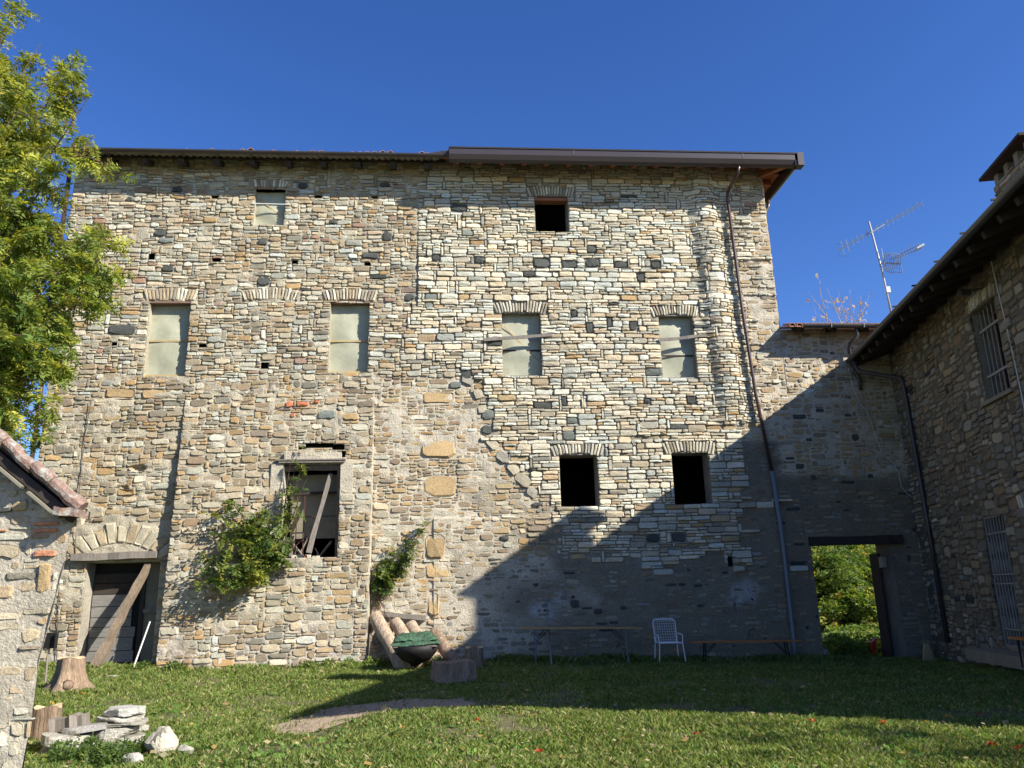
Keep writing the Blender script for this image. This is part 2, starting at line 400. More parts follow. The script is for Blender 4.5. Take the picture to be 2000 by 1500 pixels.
        nz = vnoise(np.stack([UU*5, VV*7, 0*UU], -1), 3)*amp + vnoise(np.stack([UU*1.5, VV*1.7, 0*UU], -1), 5)*amp*1.5
        if ampf is not None:
            A = np.array([[ampf(a, b) for b in vs_] for a in us])
            nz = nz + A*np.maximum(-.35, vnoise(np.stack([UU*3.1+7, VV*5.3, 0*UU], -1), 8)+.6*vnoise(np.stack([UU*8, VV*9, 0*UU], -1), 4))
        nn = nn+nz
        P = np.zeros((nu, nv, 3)); P[..., 0] = s.P.x+s.U.x*UU+s.N.x*nn; P[..., 1] = s.P.y+s.U.y*UU+s.N.y*nn; P[..., 2] = s.P.z+VV
        fs = []; cells = []
        for i in range(nu-1):
            for j in range(nv-1):
                cu, cv = (us[i]+us[i+1])/2, (vs_[j]+vs_[j+1])/2
                if any(h[0] < cu < h[1] and h[2] < cv < h[3] for h in holes): continue
                if top and cv > top(cu): continue
                k = i*nv+j; fs.append((k, k+nv, k+nv+1, k+1)); cells.append((i, j))
        me = bpy.data.meshes.new(name); me.from_pydata(P.reshape(-1, 3).tolist(), [], fs)
        at = me.color_attributes.new('Col', 'FLOAT_COLOR', 'CORNER')
        cu_ = (us[:-1]+us[1:])/2; cv_ = (vs_[:-1]+vs_[1:])/2; CG = np.array([[colf(a, b) for b in cv_] for a in cu_])
        for _ in range(3):
            Q = np.pad(CG, ((1, 1), (1, 1), (0, 0)), 'edge'); CG = (Q[:-2, 1:-1]+Q[2:, 1:-1]+Q[1:-1, :-2]+Q[1:-1, 2:]+Q[1:-1, 1:-1]*2)/6
        cols = [CG[i, j] for i, j in cells]
        at.data.foreach_set('color', np.repeat(np.concatenate([np.array(cols), np.ones((len(cols), 1))], 1), 4, 0).ravel())
        me.materials.append(M['mortar']); o = bpy.data.objects.new(name, me); COL.objects.link(o); o.parent = parent; o.matrix_parent_inverse = Matrix.Translation(-Vector(parent.location))
        return o
def inpoly(x, y, P):
    r = False; j = len(P)-1
    for i in range(len(P)):
        if (P[i][1] > y) != (P[j][1] > y) and x < (P[j][0]-P[i][0])*(y-P[i][1])/(P[j][1]-P[i][1])+P[i][0]: r = not r
        j = i
    return r

# ================================================================== GROUND
def build_ground():
    xs = np.unique(np.concatenate([np.linspace(-400, -30, 12), np.arange(-30, 30, .5), np.linspace(30, 400, 12)]))
    ys = np.unique(np.concatenate([np.linspace(-300, -5, 10), np.arange(-5, 20.2, .4), np.linspace(20.5, 40, 10), np.linspace(40, 600, 12)]))
    X, Y = np.meshgrid(xs, ys, indexing='ij'); Z = ground(X, Y)+vnoise(np.stack([X*1.5, Y*1.5, 0*X], -1), 1)*.012
    n = len(ys); V = np.stack([X, Y, Z], -1).reshape(-1, 3).tolist()
    F = [(i*n+j, (i+1)*n+j, (i+1)*n+j+1, i*n+j+1) for i in range(len(xs)-1) for j in range(n-1)]
    me = bpy.data.meshes.new('ground'); me.from_pydata(V, [], F); me.materials.append(M['soil'])
    o = bpy.data.objects.new('ground', me); COL.objects.link(o); tag(o, kind='structure')
build_ground()
def dirt_patch():
    c = [G(500, 1428), G(640, 1385), G(780, 1368), G(900, 1366), G(935, 1376), G(880, 1385), G(760, 1392), G(650, 1412), G(570, 1440)]
    P = []
    for i in range(len(c)):
        a, b = c[i], c[(i+1) % len(c)]
        for k in range(6):
            q = a.lerp(b, k/6); P.append((q.x+random.uniform(-.08, .08), q.y+random.uniform(-.1, .1)))
    cx = sum(p[0] for p in P)/len(P); cy = sum(p[1] for p in P)/len(P)
    vs = []; fs = []; n = len(P)
    for k in (1, .75, .5, .25):
        for x, y in P: a, b = cx+(x-cx)*k, cy+(y-cy)*k; vs.append((a, b, float(ground(a, b))+float(vnoise(np.array([a*1.5, b*1.5, 0]), 1))*.012+.012+.008*(1-k)))
    vs.append((cx, cy, float(ground(cx, cy))+.035))
    for r in range(3):
        for i in range(n): fs.append((r*n+i, r*n+(i+1) % n, (r+1)*n+(i+1) % n, (r+1)*n+i))
    for i in range(n): fs.append((3*n+i, 3*n+(i+1) % n, 4*n))
    tag(MB().add(vs, fs).build('dirt_path', M['dirt']), kind='structure')
    return P
DIRT = dirt_patch()

# ================================================================== MAIN BUILDING
bld = empty('stone_building', (0, WY, 0))
tag(bld, 'tall three storey rubble stone house facing the grass, right half rebuilt in cleaner stone', 'building')
XL, XR, ZT = -10.0, 8.98, 13.4
RP = [(822,330),(818,480),(806,560),(800,620),(790,640),(788,690),(862,712),(930,740),(945,830),(962,850),(1000,905),(1045,950),(1080,1000),(1095,1060),(1115,1098),(1432,1098),(1440,1000),(1436,860),(1412,600),(1372,330)]
CP = [(1374,330),(1416,600),(1432,760),(1436,830),(1482,830),(1470,760),(1448,600),(1418,330)]
SP = [(1418,330),(1448,600),(1482,830),(1500,860),(1545,800),(1525,632),(1487,330)]
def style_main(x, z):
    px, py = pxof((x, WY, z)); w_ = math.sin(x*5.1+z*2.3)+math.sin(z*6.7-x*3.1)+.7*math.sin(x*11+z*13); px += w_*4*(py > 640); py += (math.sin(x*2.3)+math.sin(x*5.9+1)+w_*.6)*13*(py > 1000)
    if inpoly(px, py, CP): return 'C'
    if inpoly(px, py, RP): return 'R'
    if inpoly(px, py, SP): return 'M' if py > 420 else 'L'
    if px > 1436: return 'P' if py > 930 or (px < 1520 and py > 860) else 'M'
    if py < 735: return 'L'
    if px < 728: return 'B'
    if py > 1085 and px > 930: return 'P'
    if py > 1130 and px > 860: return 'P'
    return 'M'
MC = dict(R=(.24, .225, .19), C=(.24, .225, .19), L=(.37, .33, .245), B=(.41, .365, .275), M=(.48, .43, .335), P=(.20, .17, .125))  # P plaster is darker itself, with shade also put into its colour
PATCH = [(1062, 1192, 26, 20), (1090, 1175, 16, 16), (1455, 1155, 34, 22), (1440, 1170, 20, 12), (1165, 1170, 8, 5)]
def mcol(x, z):
    st = style_main(x, z); c = MC[st]; px, py = pxof((x, WY, z))
    wv = 60*math.sin(x*1.9+z*3.3)+45*math.sin(z*4.1-x*2.2)+25*math.sin(x*7+z*9)
    if st in 'PM' and py > 930: k = min(1, max(0, (px+wv-930)/180)); c = tuple(a*(1-k)+b*k for a, b in zip(MC['M'], (.215, .185, .135)))  # fades to the darker plaster, whose colour also carries painted shade
    for a, b, w, h in PATCH:
        if ((px-a)/w)**2+((py-b)/h)**2+.8*math.sin(x*17+z*5)*math.sin(z*14-x*6)+.5*math.sin(x*41)*math.sin(z*37) < .8: c = (.42, .42, .40)
    if py > 1215 and px < 728: c = (.47, .41, .34)
    return c
# buttress (thickening towards the foot) and the half-round flue
BX0, BX1, BZT = -6.63, -1.93, 6.6
CAV = [(612, 878, 34, 9, .16), (650, 888, 26, 10, .2), (672, 884, 14, 9, .2), (590, 893, 20, 8, .12), (630, 868, 30, 5, .1), (270, 915, 15, 7, .13), (243, 958, 7, 9, .12), (210, 860, 6, 6, .1), (166, 1010, 6, 12, .1), (700, 1110, 5, 12, .1), (532, 770, 10, 3, .1),
       (550, 1215, 5, 14, .08), (545, 1275, 4, 16, .08), (670, 1105, 18, 8, .12), (1200, 1262, 22, 4, .06), (1470, 1240, 8, 12, .06), (1440, 1180, 5, 16, .08), (350, 1290, 12, 6, .05), (880, 1220, 14, 4, .05), (575, 812, 10, 12, .1), (655, 815, 14, 4, .1)]
CAV = [(*W(a, b), c/74, d/74, e) for a, b, c, d, e in CAV]
def surf_main(u, v):
    r = 0.0
    for cx_, cz_, rx_, rz_, dp_ in CAV:
        if abs(u-cx_) < rx_ and abs(v-cz_) < rz_:
            q_ = ((u-cx_)/rx_)**2+((v-cz_)/rz_)**2
            if q_ < 1: r -= dp_*(1-q_*q_)
    if BX0 < u < BX1 and v < BZT: r = .08*(BZT-v)+.01
    elif u < -.42 and u >= BX1 and v < 3.4: r = 0.0
    elif -.42 <= u < 4 and v < 3.4: r = .03*min(1, (4-u)/2)
    uc = 7.16+.035*(12-v)*1.25
    if v > 5.6:
        t = (u-uc)/.36
        if abs(t) < 1: r += .12*math.sqrt(1-t*t)*min(1, (v-5.6)/.8)
    return r
WA = Wall((0, WY, 0), (1, 0, 0), (0, -1, 0), surf_main)
def rp(a, b, c, d):   # pixel rectangle -> wall rectangle (x0,x1,z0,z1)
    x0, z1 = W(a, b); x1, z0 = W(c, d); return [x0, x1, z0, z1]
OA = [-5.24, -4.44, 11.28, 12.35]; OB = [-7.72, -6.7, 7.08, 9.05]; OC = [-3.12, -2.12, 7.16, 9.07]
OD = [1.38, 2.40, 7.07, 8.80]; OE = [5.63, 6.55, 7.0, 8.73]; OF = [2.37, 3.29, 11.15, 12.26]
OG = [2.77, 3.74, 3.63, 4.95]; OH = [5.69, 6.66, 3.64, 4.97]; OI = [-4.08, -2.70, 2.5, 4.76]; OJ = [-8.58, -6.9, .0, 2.5]
HOLES = [OA, OB, OC, OD, OE, OF, OG, OH, OI, OJ]
holes_small = []
for px, py, w, h in ((420,385,13,7),(622,385,14,7),(732,386,12,7),(297,502,12,13),(423,508,16,8),(576,513,12,9),(718,516,12,8),(396,675,14,7),(224,672,10,7),(517,714,14,13),(1426,1097,9,18),(626,872,52,9),(662,875,22,11),(668,889,16,12),(592,877,14,5),(556,906,12,5)):
    x, z = W(px, py); holes_small.append([x-w/150, x+w/150, z-h/150, z+h/150])
obst = [list(h) for h in HOLES+holes_small]
# --- voussoir fans
def fan(o, h, n, sag, ext=.12, **k):
    WA.voussoirs(o[0]-ext, o[1]+ext, o[3]+.0, h, n, sag, **k); obst.append([o[0]-ext-.08, o[1]+ext+.08, o[3], o[3]+h+.02])
LCOL = ('cream', 'tan', 'gbr', 'pale')
fan([OB[0], OB[1], 0, OB[3]+.05], .34, 15, .03, .1, cols=LCOL)
fan([OC[0], OC[1], 0, OC[3]+.05], .33, 17, .03, .14, cols=LCOL)
a = W(478, 588); b = W(582, 588); fan([a[0], b[0], 0, a[1]], .31, 18, .05, 0, cols=LCOL)
fan([OA[0], OA[1], 0, OA[3]+.04], .22, 13, .03, .1, cols=LCOL)
for o, n, h in ((OD, 18, .36), (OE, 17, .33), (OG, 16, .31), (OH, 16, .33), (OF, 16, .30)): fan([o[0], o[1], 0, o[3]-.05], h, n, .09, .14)
# big rough fan over the old door
c0 = W(238, 1090); 
for k in range(11):
    t = -1+2*(k+.5)/11; ang = t*.95
    ra, rb = 1.02, 1.02+random.uniform(.38, .5); w = .085
    cx, cz = c0[0]-.05, 1.95
    def P_(r, da): return (cx+math.sin(ang+da)*r*1.12, cz+math.cos(ang+da)*r)
    WA.poly([P_(ra, w*.8), P_(ra, -w*.8), P_((ra+rb)/2, -w*.9), P_(rb, -w*.75), P_(rb, w*.75), P_((ra+rb)/2, w*.9)][::-1][::-1], .03, tuple(v*(.85+.05*(k % 4)) for v in CC['cream' if k % 3 else 'tan']), bulge=.2)
obst.append([cx-1.15, cx+1.15, 2.62, 3.45])
# --- stones placed one by one: dark ones, quoins, brick bits
DK = [(346,371,18,11),(254,390,12,10),(313,456,20,13),(480,446,26,16),(513,474,18,12),(516,550,22,18),(329,525,20,12),(240,645,46,19),(591,364,18,12),(651,434,14,9),
      (752,362,18,10),(757,462,18,20),(724,500,30,12),(740,541,30,8),(896,406,28,16),(852,505,14,14),(936,509,18,14),(1057,515,29,19),(1111,518,27,14),(1156,514,26,19),(1212,518,25,12),(1280,518,18,14),
      (1251,542,14,18),(1155,488,17,16),(800,581,18,15),(910,733,18,17),(966,672,26,10),(1067,694,22,12),(1120,614,11,14),(1151,642,13,21),(1190,631,9,20),(1237,638,16,20),(951,840,20,18),
      (1350,782,18,16),(1263,784,12,12),(1325,1050,28,18),(1275,1051,26,16),(1048,985,18,8),(985,1051,18,10),(1562,814,30,12),(1601,802,20,10),(1655,811,16,8),(1670,854,19,19),(1580,859,14,9),(1563,911,20,14),(1589,932,12,12),(1122,1180,16,16),(1168,1194,16,10)]
GY = [(325,470,26,12),(842,581,22,12),(838,597,14,10),(913,456,20,12),(1277,727,32,14),(952,810,22,18),(1110,851,22,17),(640,811,34,18),(1117,822,20,12),(890,752,24,14)]
QU = [(857,777,56,22),(857,872,62,42),(859,949,60,38),(850,1067,36,44),(855,1114,42,26),(847,1180,20,40),(876,775,36,20),(300,770,40,16),(235,768,50,16)]
BR = [(566,790,14,14),(577,785,10,14),(592,790,22,9),(573,812,8,9),(619,786,10,7),(600,795,7,7)]
sp = []
for L_, nm in ((DK, 'dark'), (GY, 'slate'), (QU, 'ochre'), (BR, 'brick')):
    for px, py, w, h in L_:
        x, z = W(px, py); k = 1/(72 if py > 900 else 68 if py > 600 else 64); r = [x-w*k/2, x+w*k/2, z-h*k/2, z+h*k/2]
        if x > XR: continue
        if any(o[0] < r[1] and o[1] > r[0] and o[2] < r[3] and o[3] > r[2] for o in obst): continue
        sp.append((r, nm)); obst.append(r)
bigb = [BX0, BX1, -.4, BZT]
for r, nm in sp:
    kf = random.uniform(.85, 1.1); c = tuple(v*kf for v in CC[nm])
    WA.rect(*r, style_main((r[0]+r[1])/2, (r[2]+r[3])/2) if nm not in ('dark', 'ochre') else ('R' if nm == 'ochre' else 'L'), c, p=.05 if nm != 'ochre' else .018, warp=False)
a = W(815, 340); b = W(818, 600); obst.append([a[0], a[0]+.03, b[1], a[1]-.3])
sc_px = [(914,742,24,18,20),(935,770,20,20,60),(944,800,16,22,80),(962,868,24,16,50),(982,893,26,18,40),(1003,915,26,18,48),(1022,938,30,20,48),(1040,962,24,16,40)]
for px, py, w, h, ang in sc_px:
    x, z = W(px, py); w, h = w/72, h/72; ca, sa = math.cos(R(-ang)), math.sin(R(-ang)); P8 = []
    for dx, dy in ((-.5,-.3),(-.35,-.5),(.35,-.5),(.5,-.25),(.5,.3),(.3,.5),(-.3,.5),(-.5,.2)): dx, dy = dx*w*random.uniform(.85, 1.1), dy*h*random.uniform(.85, 1.1); P8.append((x+dx*ca-dy*sa, z+dx*sa+dy*ca))
    kf = random.choice([.75, .85]); WA.poly(P8, .045, tuple(v*kf for v in CC['cream' if ang > 45 else 'grey'])); obst.append([x-w*.42, x+w*.42, z-h*.42, z+h*.42])
in_b = [o for o in obst if o[0] < BX1 and o[1] > BX0 and o[2] < BZT]
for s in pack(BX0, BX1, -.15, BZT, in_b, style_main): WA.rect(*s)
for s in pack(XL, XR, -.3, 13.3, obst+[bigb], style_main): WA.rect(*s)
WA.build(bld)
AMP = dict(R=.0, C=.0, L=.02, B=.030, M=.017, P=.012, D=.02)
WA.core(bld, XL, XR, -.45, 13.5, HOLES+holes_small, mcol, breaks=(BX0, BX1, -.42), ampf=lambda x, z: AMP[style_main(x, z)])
# closed shell behind the face
mb = MB()
mb.add([(XL, WY, -.45), (XL, 29, -.45), (XL, 29, 13.5), (XL, WY, 13.5)], [(0, 1, 2, 3)])
mb.add([(XR, WY, -.45), (XR, 29, -.45), (XR, 29, 13.5), (XR, WY, 13.5)], [(3, 2, 1, 0)])
mb.add([(XL, 29, -.45), (XR, 29, -.45), (XR, 29, 13.5), (XL, 29, 13.5)], [(0, 1, 2, 3)])
mb.build('rear_wall', M['inner'], bld)
mb = MB(); 
for z in (3.2, 6.6, 10.6): mb.box((XL+.02, WY+.55, z-.1), (XR-.02, 28.9, z))
mb.box((XL+.02, 24.0, -.3), (XR-.02, 24.15, 13.3)); 
for x in (-9, -6, -.6, 4.6): mb.box((x, WY+.55, -.3), (x+.15, 23.99, 13.3))
mb.build('inner_floor', M['black'], bld)  # floors and partitions near-black, so the rooms look unlit by colour

# reveals and what fills each opening
def reveal(o, parent, d=.42, mat_='mortar', dd=0):
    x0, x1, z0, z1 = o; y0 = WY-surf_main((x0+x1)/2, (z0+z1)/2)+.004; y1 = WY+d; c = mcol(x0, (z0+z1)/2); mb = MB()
    y0 = min(y0, WY)
    mb.box((x0-.22, y0+.01, z0-.05), (x0, y1, z1+.2), c); mb.box((x1, y0+.01, z0-.05), (x1+.22, y1, z1+.2), c)
    mb.box((x0, y0+.01, z0-.22), (x1, y1, z0), c)
    mb.box((x0, y0+.012, z1), (x1, y1, z1+.2), c)
    return mb.build('reveal', M['mortar'], parent)
def sheet_window(o, bars, plank=None, lintel=False, wire=False, diag=False, d=.19):
    x0, x1, z0, z1 = o
    w = MB()
    for a, b in (((x0, z0), (x0+.04, z1)), ((x1-.04, z0), (x1, z1))): w.box((a[0], WY+d+.03, a[1]), (b[0], WY+d+.07, b[1]))
    w.box((x0+.04, WY+d+.03, z0), (x1-.04, WY+d+.07, z0+.05)); w.box((x0+.04, WY+d+.03, z1-.05), (x1-.04, WY+d+.07, z1))
    win = w.build('window', M['yellow_wood'], bld)
    n, m = 14, 22; vs = []; fs = []
    for i in range(n+1):
        for j in range(m+1):
            u, v = i/n, j/m; x = x0+(x1-x0)*u; z = z0+(z1-z0)*v
            y = WY+d+.012*math.sin(v*7+u*3)+.018*float(vnoise(np.array([u*3+x0, v*5, 0]), 9))-.03*math.sin(math.pi*u)*math.sin(math.pi*v)
            vs.append((x, y, z))
    for i in range(n):
        for j in range(m): k = i*(m+1)+j; fs.append((k, k+m+1, k+m+2, k+1))
    MB().add(vs, fs).build('plastic_sheet', M['sheet'], win, smooth=True)
    for t, col in bars:
        MB().beam((x0, WY+d-.045, z0+(z1-z0)*t), (x1, WY+d-.045, z0+(z1-z0)*t), .012, .045).build('batten', M[col], win)
    if diag: MB().beam((x0+.05, WY+d-.04, z0+(z1-z0)*.82), (x1-.05, WY+d-.04, z0+(z1-z0)*.25), .01, .03).build('batten', M['yellow_wood'], win)
    reveal(o, win)
    if lintel: MB().box((x0-.1, WY-.02, z1-.005), (x1+.03, WY+.26, z1+.055)).build('lintel', M['lintel'], win)
    return win
sheet_window(OA, [], diag=True, d=.17)
MB().beam((OA[0]-.06, WY-.05, 11.9), (OA[1]+.15, WY-.05, 11.88), .02, .02).build('rod', M['cable'], bld)
MB().box((OA[0], WY-.02, OA[3]), (OA[1], WY+.3, OA[3]+.05)).build('lintel', M['lintel'], bld)
sheet_window(OB, [(.5, 'yellow_wood'), (.03, 'yellow_wood')], lintel=True)
sheet_window(OC, [(.47, 'yellow_wood'), (.03, 'yellow_wood')], lintel=True)
sheet_window(OD, [(.42, 'dark_wood')], diag=True)
sheet_window(OE, [(.37, 'dark_wood')])
for o, (pa, pb) in ((OD, ((945, 666), (1078, 656))), (OE, ((1285, 666), (1378, 657)))):
    a = W(*pa); b = W(*pb)
    MB().beam((a[0], WY-.10, a[1]), (b[0], WY-.08, b[1]), .03, .085, jit=.012, seg=5).build('plank', M['grey_wood'], bld)
for o in (OF, OG, OH):
    e = MB().box((o[0]+.002, WY+.3, o[2]+.002), (o[1]-.002, WY+.34, o[2]+.05)).build('window', M['dark_wood'], bld)
    reveal(o, e, .5)
MB().beam((OF[0], WY+.15, OF[3]-.06), (OF[1], WY+.15, OF[3]-.06), .2, .09).build('lintel', M['red_wood'], bld)
for h in holes_small:
    MB().box((h[0]-.01, WY+.18, h[2]-.01), (h[1]+.01, WY+.2, h[3]+.01)).build('dark_hole_back', M['black'], bld)  # black plate behind each hole, its shade painted as colour

# ruined window I ---------------------------------------------------
x0, x1, z0, z1 = OI
yb = WY-surf_main(-3.3, 3.6)
win = MB().box((x0-.12, yb-.03, z1+.03), (x1+.10, WY+.25, z1+.075)).box((x0-.20, yb-.05, z1+.085), (x1+.12, WY+.2, z1+.12)).build('window', M['grey_wood'], bld)
MB().beam((x0-.02, WY-.06, z1-.09), (x1, WY-.06, z1-.07), .1, .12, jit=.01, seg=4).build('lintel', M['brown_wood'], win)
mb = MB(); c = MC['M']
mb.box((x0-.3, yb+.02, z0-.1), (x0, WY+.5, z1+.03), c); mb.box((x1, yb+.02, z0-.1), (x1+.3, WY+.5, z1+.03), c); mb.box((x0, yb+.02, z0-.3), (x1, WY+.5, z0), c); mb.box((x0, yb+.02, z1+.13), (x1, WY+.5, z1+.3), c)
mb.build('reveal', M['mortar'], win)
MB().beam((x1-.04, WY-.04, z0), (x1-.05, WY-.04, z1-.12), .10, .10, jit=.01, seg=5).build('door_post', M['brown_wood'], win)
MB().box((x0+.1, WY+.42, z0+.5), (x1-.1, WY+.45, z1-.62)).build('inner_board', M['inner'], win)
MB().box((x0+.02, WY+.36, z1-.6), (x1-.1, WY+.38, z1-.18)).build('inner_board', M['inner'], win)
MB().beam((x0, WY+.3, z1-.66), (x1, WY+.3, z1-.64), .05, .06).build('crossbar', M['dark_wood'], win)
for x in (x0+.06, x0+.30, x0+.48): MB().tube([(x, WY+.12, z0), (x, WY+.12, z1-.75 if x > x0+.1 else z1-1.0)], .014, 5).build('iron_bar', M['rust'], win)
MB().tube([(x0, WY+.1, z0+1.0), (x1-.1, WY+.1, z0+1.02)], .013, 5).build('iron_bar', M['rust'], win)
MB().tube([(x0, WY+.1, z0+.42), (x0+.6, WY+.1, z0+.42)], .013, 5).build('iron_bar', M['rust'], win)
MB().tube([(x0+.18, WY+.02, z1-.75), (x0+.16, WY+.02, z1-1.2), (x0+.02, WY+.05, z1-1.5)], .012, 5).build('old_cable', M['rust'], win)
MB().tube([(x0+.3, WY-.1, z0+.25), (x0+.55, WY-.05, z0+.5), (x0+.8, WY-.02, z0+.62), (x0+.78, WY, z0+.9)], .01, 5).build('old_cable', M['rust'], win)
for k in range(9):
    a = (x0+random.uniform(.05, 1.1), WY+random.uniform(.15, .4), z0+random.uniform(.0, .1)); b = (a[0]+random.uniform(-.35, .35), WY+random.uniform(.2, .45), z0+random.uniform(.25, .65))
    MB().beam(a, b, .09, .03).build('debris_board', M['grey_wood' if k % 3 else 'dark_wood'], win)
p0 = atY(603, 1080, yb-.12); p1 = atY(646, 925, WY-.02)
MB().beam(p0, p1, .03, .13, (1, 0, 0), jit=.008, seg=5, taper=.75).build('leaning_plank', M['grey_wood'], win)
for k in range(7):
    x = x0+.3+k*.1+random.uniform(-.04, .04); r = random.uniform(.03, .06)
    MB().box((x-r, yb+.05, z0), (x+r, yb+.2, z0+r*1.4), tuple(v*.9 for v in CC['brick' if k == 3 else 'pale'])).build('rubble', M['stone'], win)
# old door J --------------------------------------------------------
x0, x1, z0, z1 = OJ
lin = W(145, 1088); 
door = MB().beam((lin[0], WY-.02, 2.63), (W(310, 1083)[0], WY-.02, 2.66), .30, .17, jit=.015, seg=7).build('old_door', M['grey_wood'], bld)
mb = MB(); c = (.34, .31, .25)
mb.box((x0-.3, WY+.02, z0-.3), (x0, WY+.75, z1+.02), c); mb.box((x1, WY+.02, z0-.3), (x1+.3, WY+.75, z1+.02), c); mb.box((x0, WY+.3, z1), (x1, WY+.75, z1+.2), c)
mb.build('reveal', M['mortar'], door)
zb = .12
hs = [.27, .30, .24, .22, .25, .28, .26, .23, .24]
z = zb+.1
for k, h in enumerate(hs):
    if z+h > z1-.02: break
    xr = x0+1.08+random.uniform(-.12, .04)*(k < 7)
    MB().box((x0+.03, WY+.42+random.uniform(-.01, .01), z), (xr, WY+.455, z+h-.015)).build('plank', M['board_wood'] if k < 6 else M['dark_wood'], door); z += h
MB().box((x0+1.22, WY+.46, zb), (x1-.02, WY+.49, z1)).build('inner_board', M['inner'], door)
MB().box((x0+1.14, WY+.40, zb), (x0+1.24, WY+.5, z1)).build('door_post', M['dark_wood'], door)
MB().box((x0+1.24, WY+.40, zb+1.2), (x1-.02, WY+.458, zb+1.3)).build('crossbar', M['grey_wood'], door)
MB().box((x0, WY+.5, z0-.1), (x1, WY+.54, z1+.1)).build('door_backing', M['black'], door)

# roofs of the main building ------------------------------------------
def half_round(mb, x0, x1, y, ztop, r, n=8, col=None):
    vs = []; 
    for x in (x0, x1):
        for rr in (r, r-.012):
            for k in range(n+1):
                a = math.pi+math.pi*k/n; vs.append((x, y+math.cos(a)*rr, ztop+math.sin(a)*rr))
    m = n+1; fs = []
    for k in range(n):
        fs.append((k, k+1, 2*m+k+1, 2*m+k)); fs.append((m+k+1, m+k, 3*m+k, 3*m+k+1))
        fs.append((k+1, k, m+k, m+k+1)); fs.append((2*m+k, 2*m+k+1, 3*m+k+1, 3*m+k))
    fs += [(0, 2*m, 3*m, m), (n, m+n, 3*m+n, 2*m+n)]
    return mb.add(vs, fs, col)
SL = math.tan(R(19))
# left: tiles over corrugated fibre cement
GL = WY-.71
YR = 24.6
roofL = MB().add([(XL-.5, GL+.1, 13.09), (.05, GL+.1, 13.09), (.05, YR, 13.09+SL*(YR-GL-.1)), (XL-.5, YR, 13.09+SL*(YR-GL-.1)), (XL-.5, 30, 13.0), (.05, 30, 13.0)], [(0, 1, 2, 3), (3, 2, 5, 4)]).build('roof', M['tile'], bld)
vs = []; fs = []; n = 0; xs_ = np.arange(XL-.3, -.25, .0295)
for i, x in enumerate(xs_):
    dz = .022*math.sin((x)*2*math.pi/.177)
    for y in (GL+.03, GL+1.0):
        for t in (0, .008): vs.append((x, y, 13.02+SL*(y-GL)+dz-t))
    if i:
        k = 4*i; fs += [(k-4, k, k+2, k-2), (k-3, k-1, k+3, k+1), (k-4, k-3, k+1, k)]
MB().add(vs, fs).build('corrugated_sheet', M['fibre'], roofL, smooth=True)
half_round(MB(), XL-.55, .02, GL-.02, 13.06, .075).build('gutter', M['dkgutter'], bld)
for k, x in enumerate(np.arange(XL+.1, -.3, .93)):
    MB().beam((x, GL+.22, 12.87), (x, WY+.4, 12.87+SL*1.05), .14, .15, jit=.004, seg=2).build('rafter', M['dark_wood'], roofL)
MB().box((XL-.3, WY-.25, 13.13), (-.1, WY-.18, 13.2)).build('fascia', M['dark_wood'], roofL)
def coppo(mb, x, y, z, r=.085, L_=.45, flip=1, n=6):
    vs = []; 
    for yy, zz, rr in ((y, z, r), (y+L_*math.cos(R(19)), z+L_*math.sin(R(19)), r*.8)):
        for t in (0, .014):
            for k in range(n+1):
                a = math.pi*k/n; vs.append((x+math.cos(a)*(rr-t), yy, zz+flip*math.sin(a)*(rr-t)))
    m = n+1; fs = []
    for k in range(n): fs += [(k, k+1, 2*m+k+1, 2*m+k), (m+k+1, m+k, 3*m+k, 3*m+k+1), (k+1, k, m+k, m+k+1)]
    return mb.add(vs, fs)
for k, x in enumerate(np.arange(-6.9, -.35, .205)):
    if random.random() < .08: continue
    coppo(MB(), x+random.uniform(-.02, .02), GL+.02+random.uniform(-.03, .05), 13.07+random.uniform(-.015, .03), .08+random.uniform(-.008, .01)).build('tile', M['tile'], roofL)
mb = MB()
for r_ in range(1, 9):
    for x in np.arange(XL-.4, -.1, .205):
        coppo(mb, x+random.uniform(-.02, .02), GL+.02+r_*.36, 13.07+SL*r_*.36+random.uniform(0, .02), n=4)
tag(mb.build('tile_covering', M['tile'], roofL), kind='stuff')
# right: boxed brown metal gutter, red rafters and boards
GR = WY-1.0
XE = 9.74
zt = 13.13
rr = MB().add([(-.02, GR+.1, zt+.02), (XE, GR+.1, zt+.02), (XE-3, 23, zt+.02+SL*(23-GR)), (-.02, 23, zt+.02+SL*(23-GR)), (XE, 28, zt+.02), (-.02, 28, zt+.02)],
   [(0, 1, 2, 3), (1, 4, 2), (2, 4, 5, 3)]).build('roof', M['gutter'], bld)
mb = MB()
prof = [(-.02, .0), (-.03, .035), (0, .035), (0, -.17), (.02, -.21), (.06, -.29), (.13, -.33), (.2, -.33), (.2, 0.0)]
vs = []; m = len(prof)
for x in (-.0, XE):
    for dy, dz in prof: vs.append((x, GR+dy+.03, zt+dz))
fs = [(i, (i+1) % m, m+(i+1) % m, m+i) for i in range(m)]+[tuple(range(m))[::-1], tuple(m+i for i in range(m))]
MB().add(vs, fs).build('gutter', M['gutter'], bld)
MB().box((XE-.14, GR-.006, zt-.345), (XE+.035, GR+.26, zt+.045)).build('gutter_end', M['gutter'], bld)
for x in (3.35, 8.05): MB().box((x, GR+.018, zt-.13), (x+.012, GR+.032, zt+.03)).build('gutter_joint', M['greypipe'], bld)
vs = []
for y in (GR+.03, 28.0):
    for dy, dz in prof: vs.append((XE-dy*1.0, y, zt+dz))
fs = [((i+1) % m, i, m+i, m+(i+1) % m) for i in range(m)]+[tuple(range(m)), tuple(m+i for i in range(m))[::-1]]
MB().add(vs, fs).build('gutter', M['gutter'], bld)
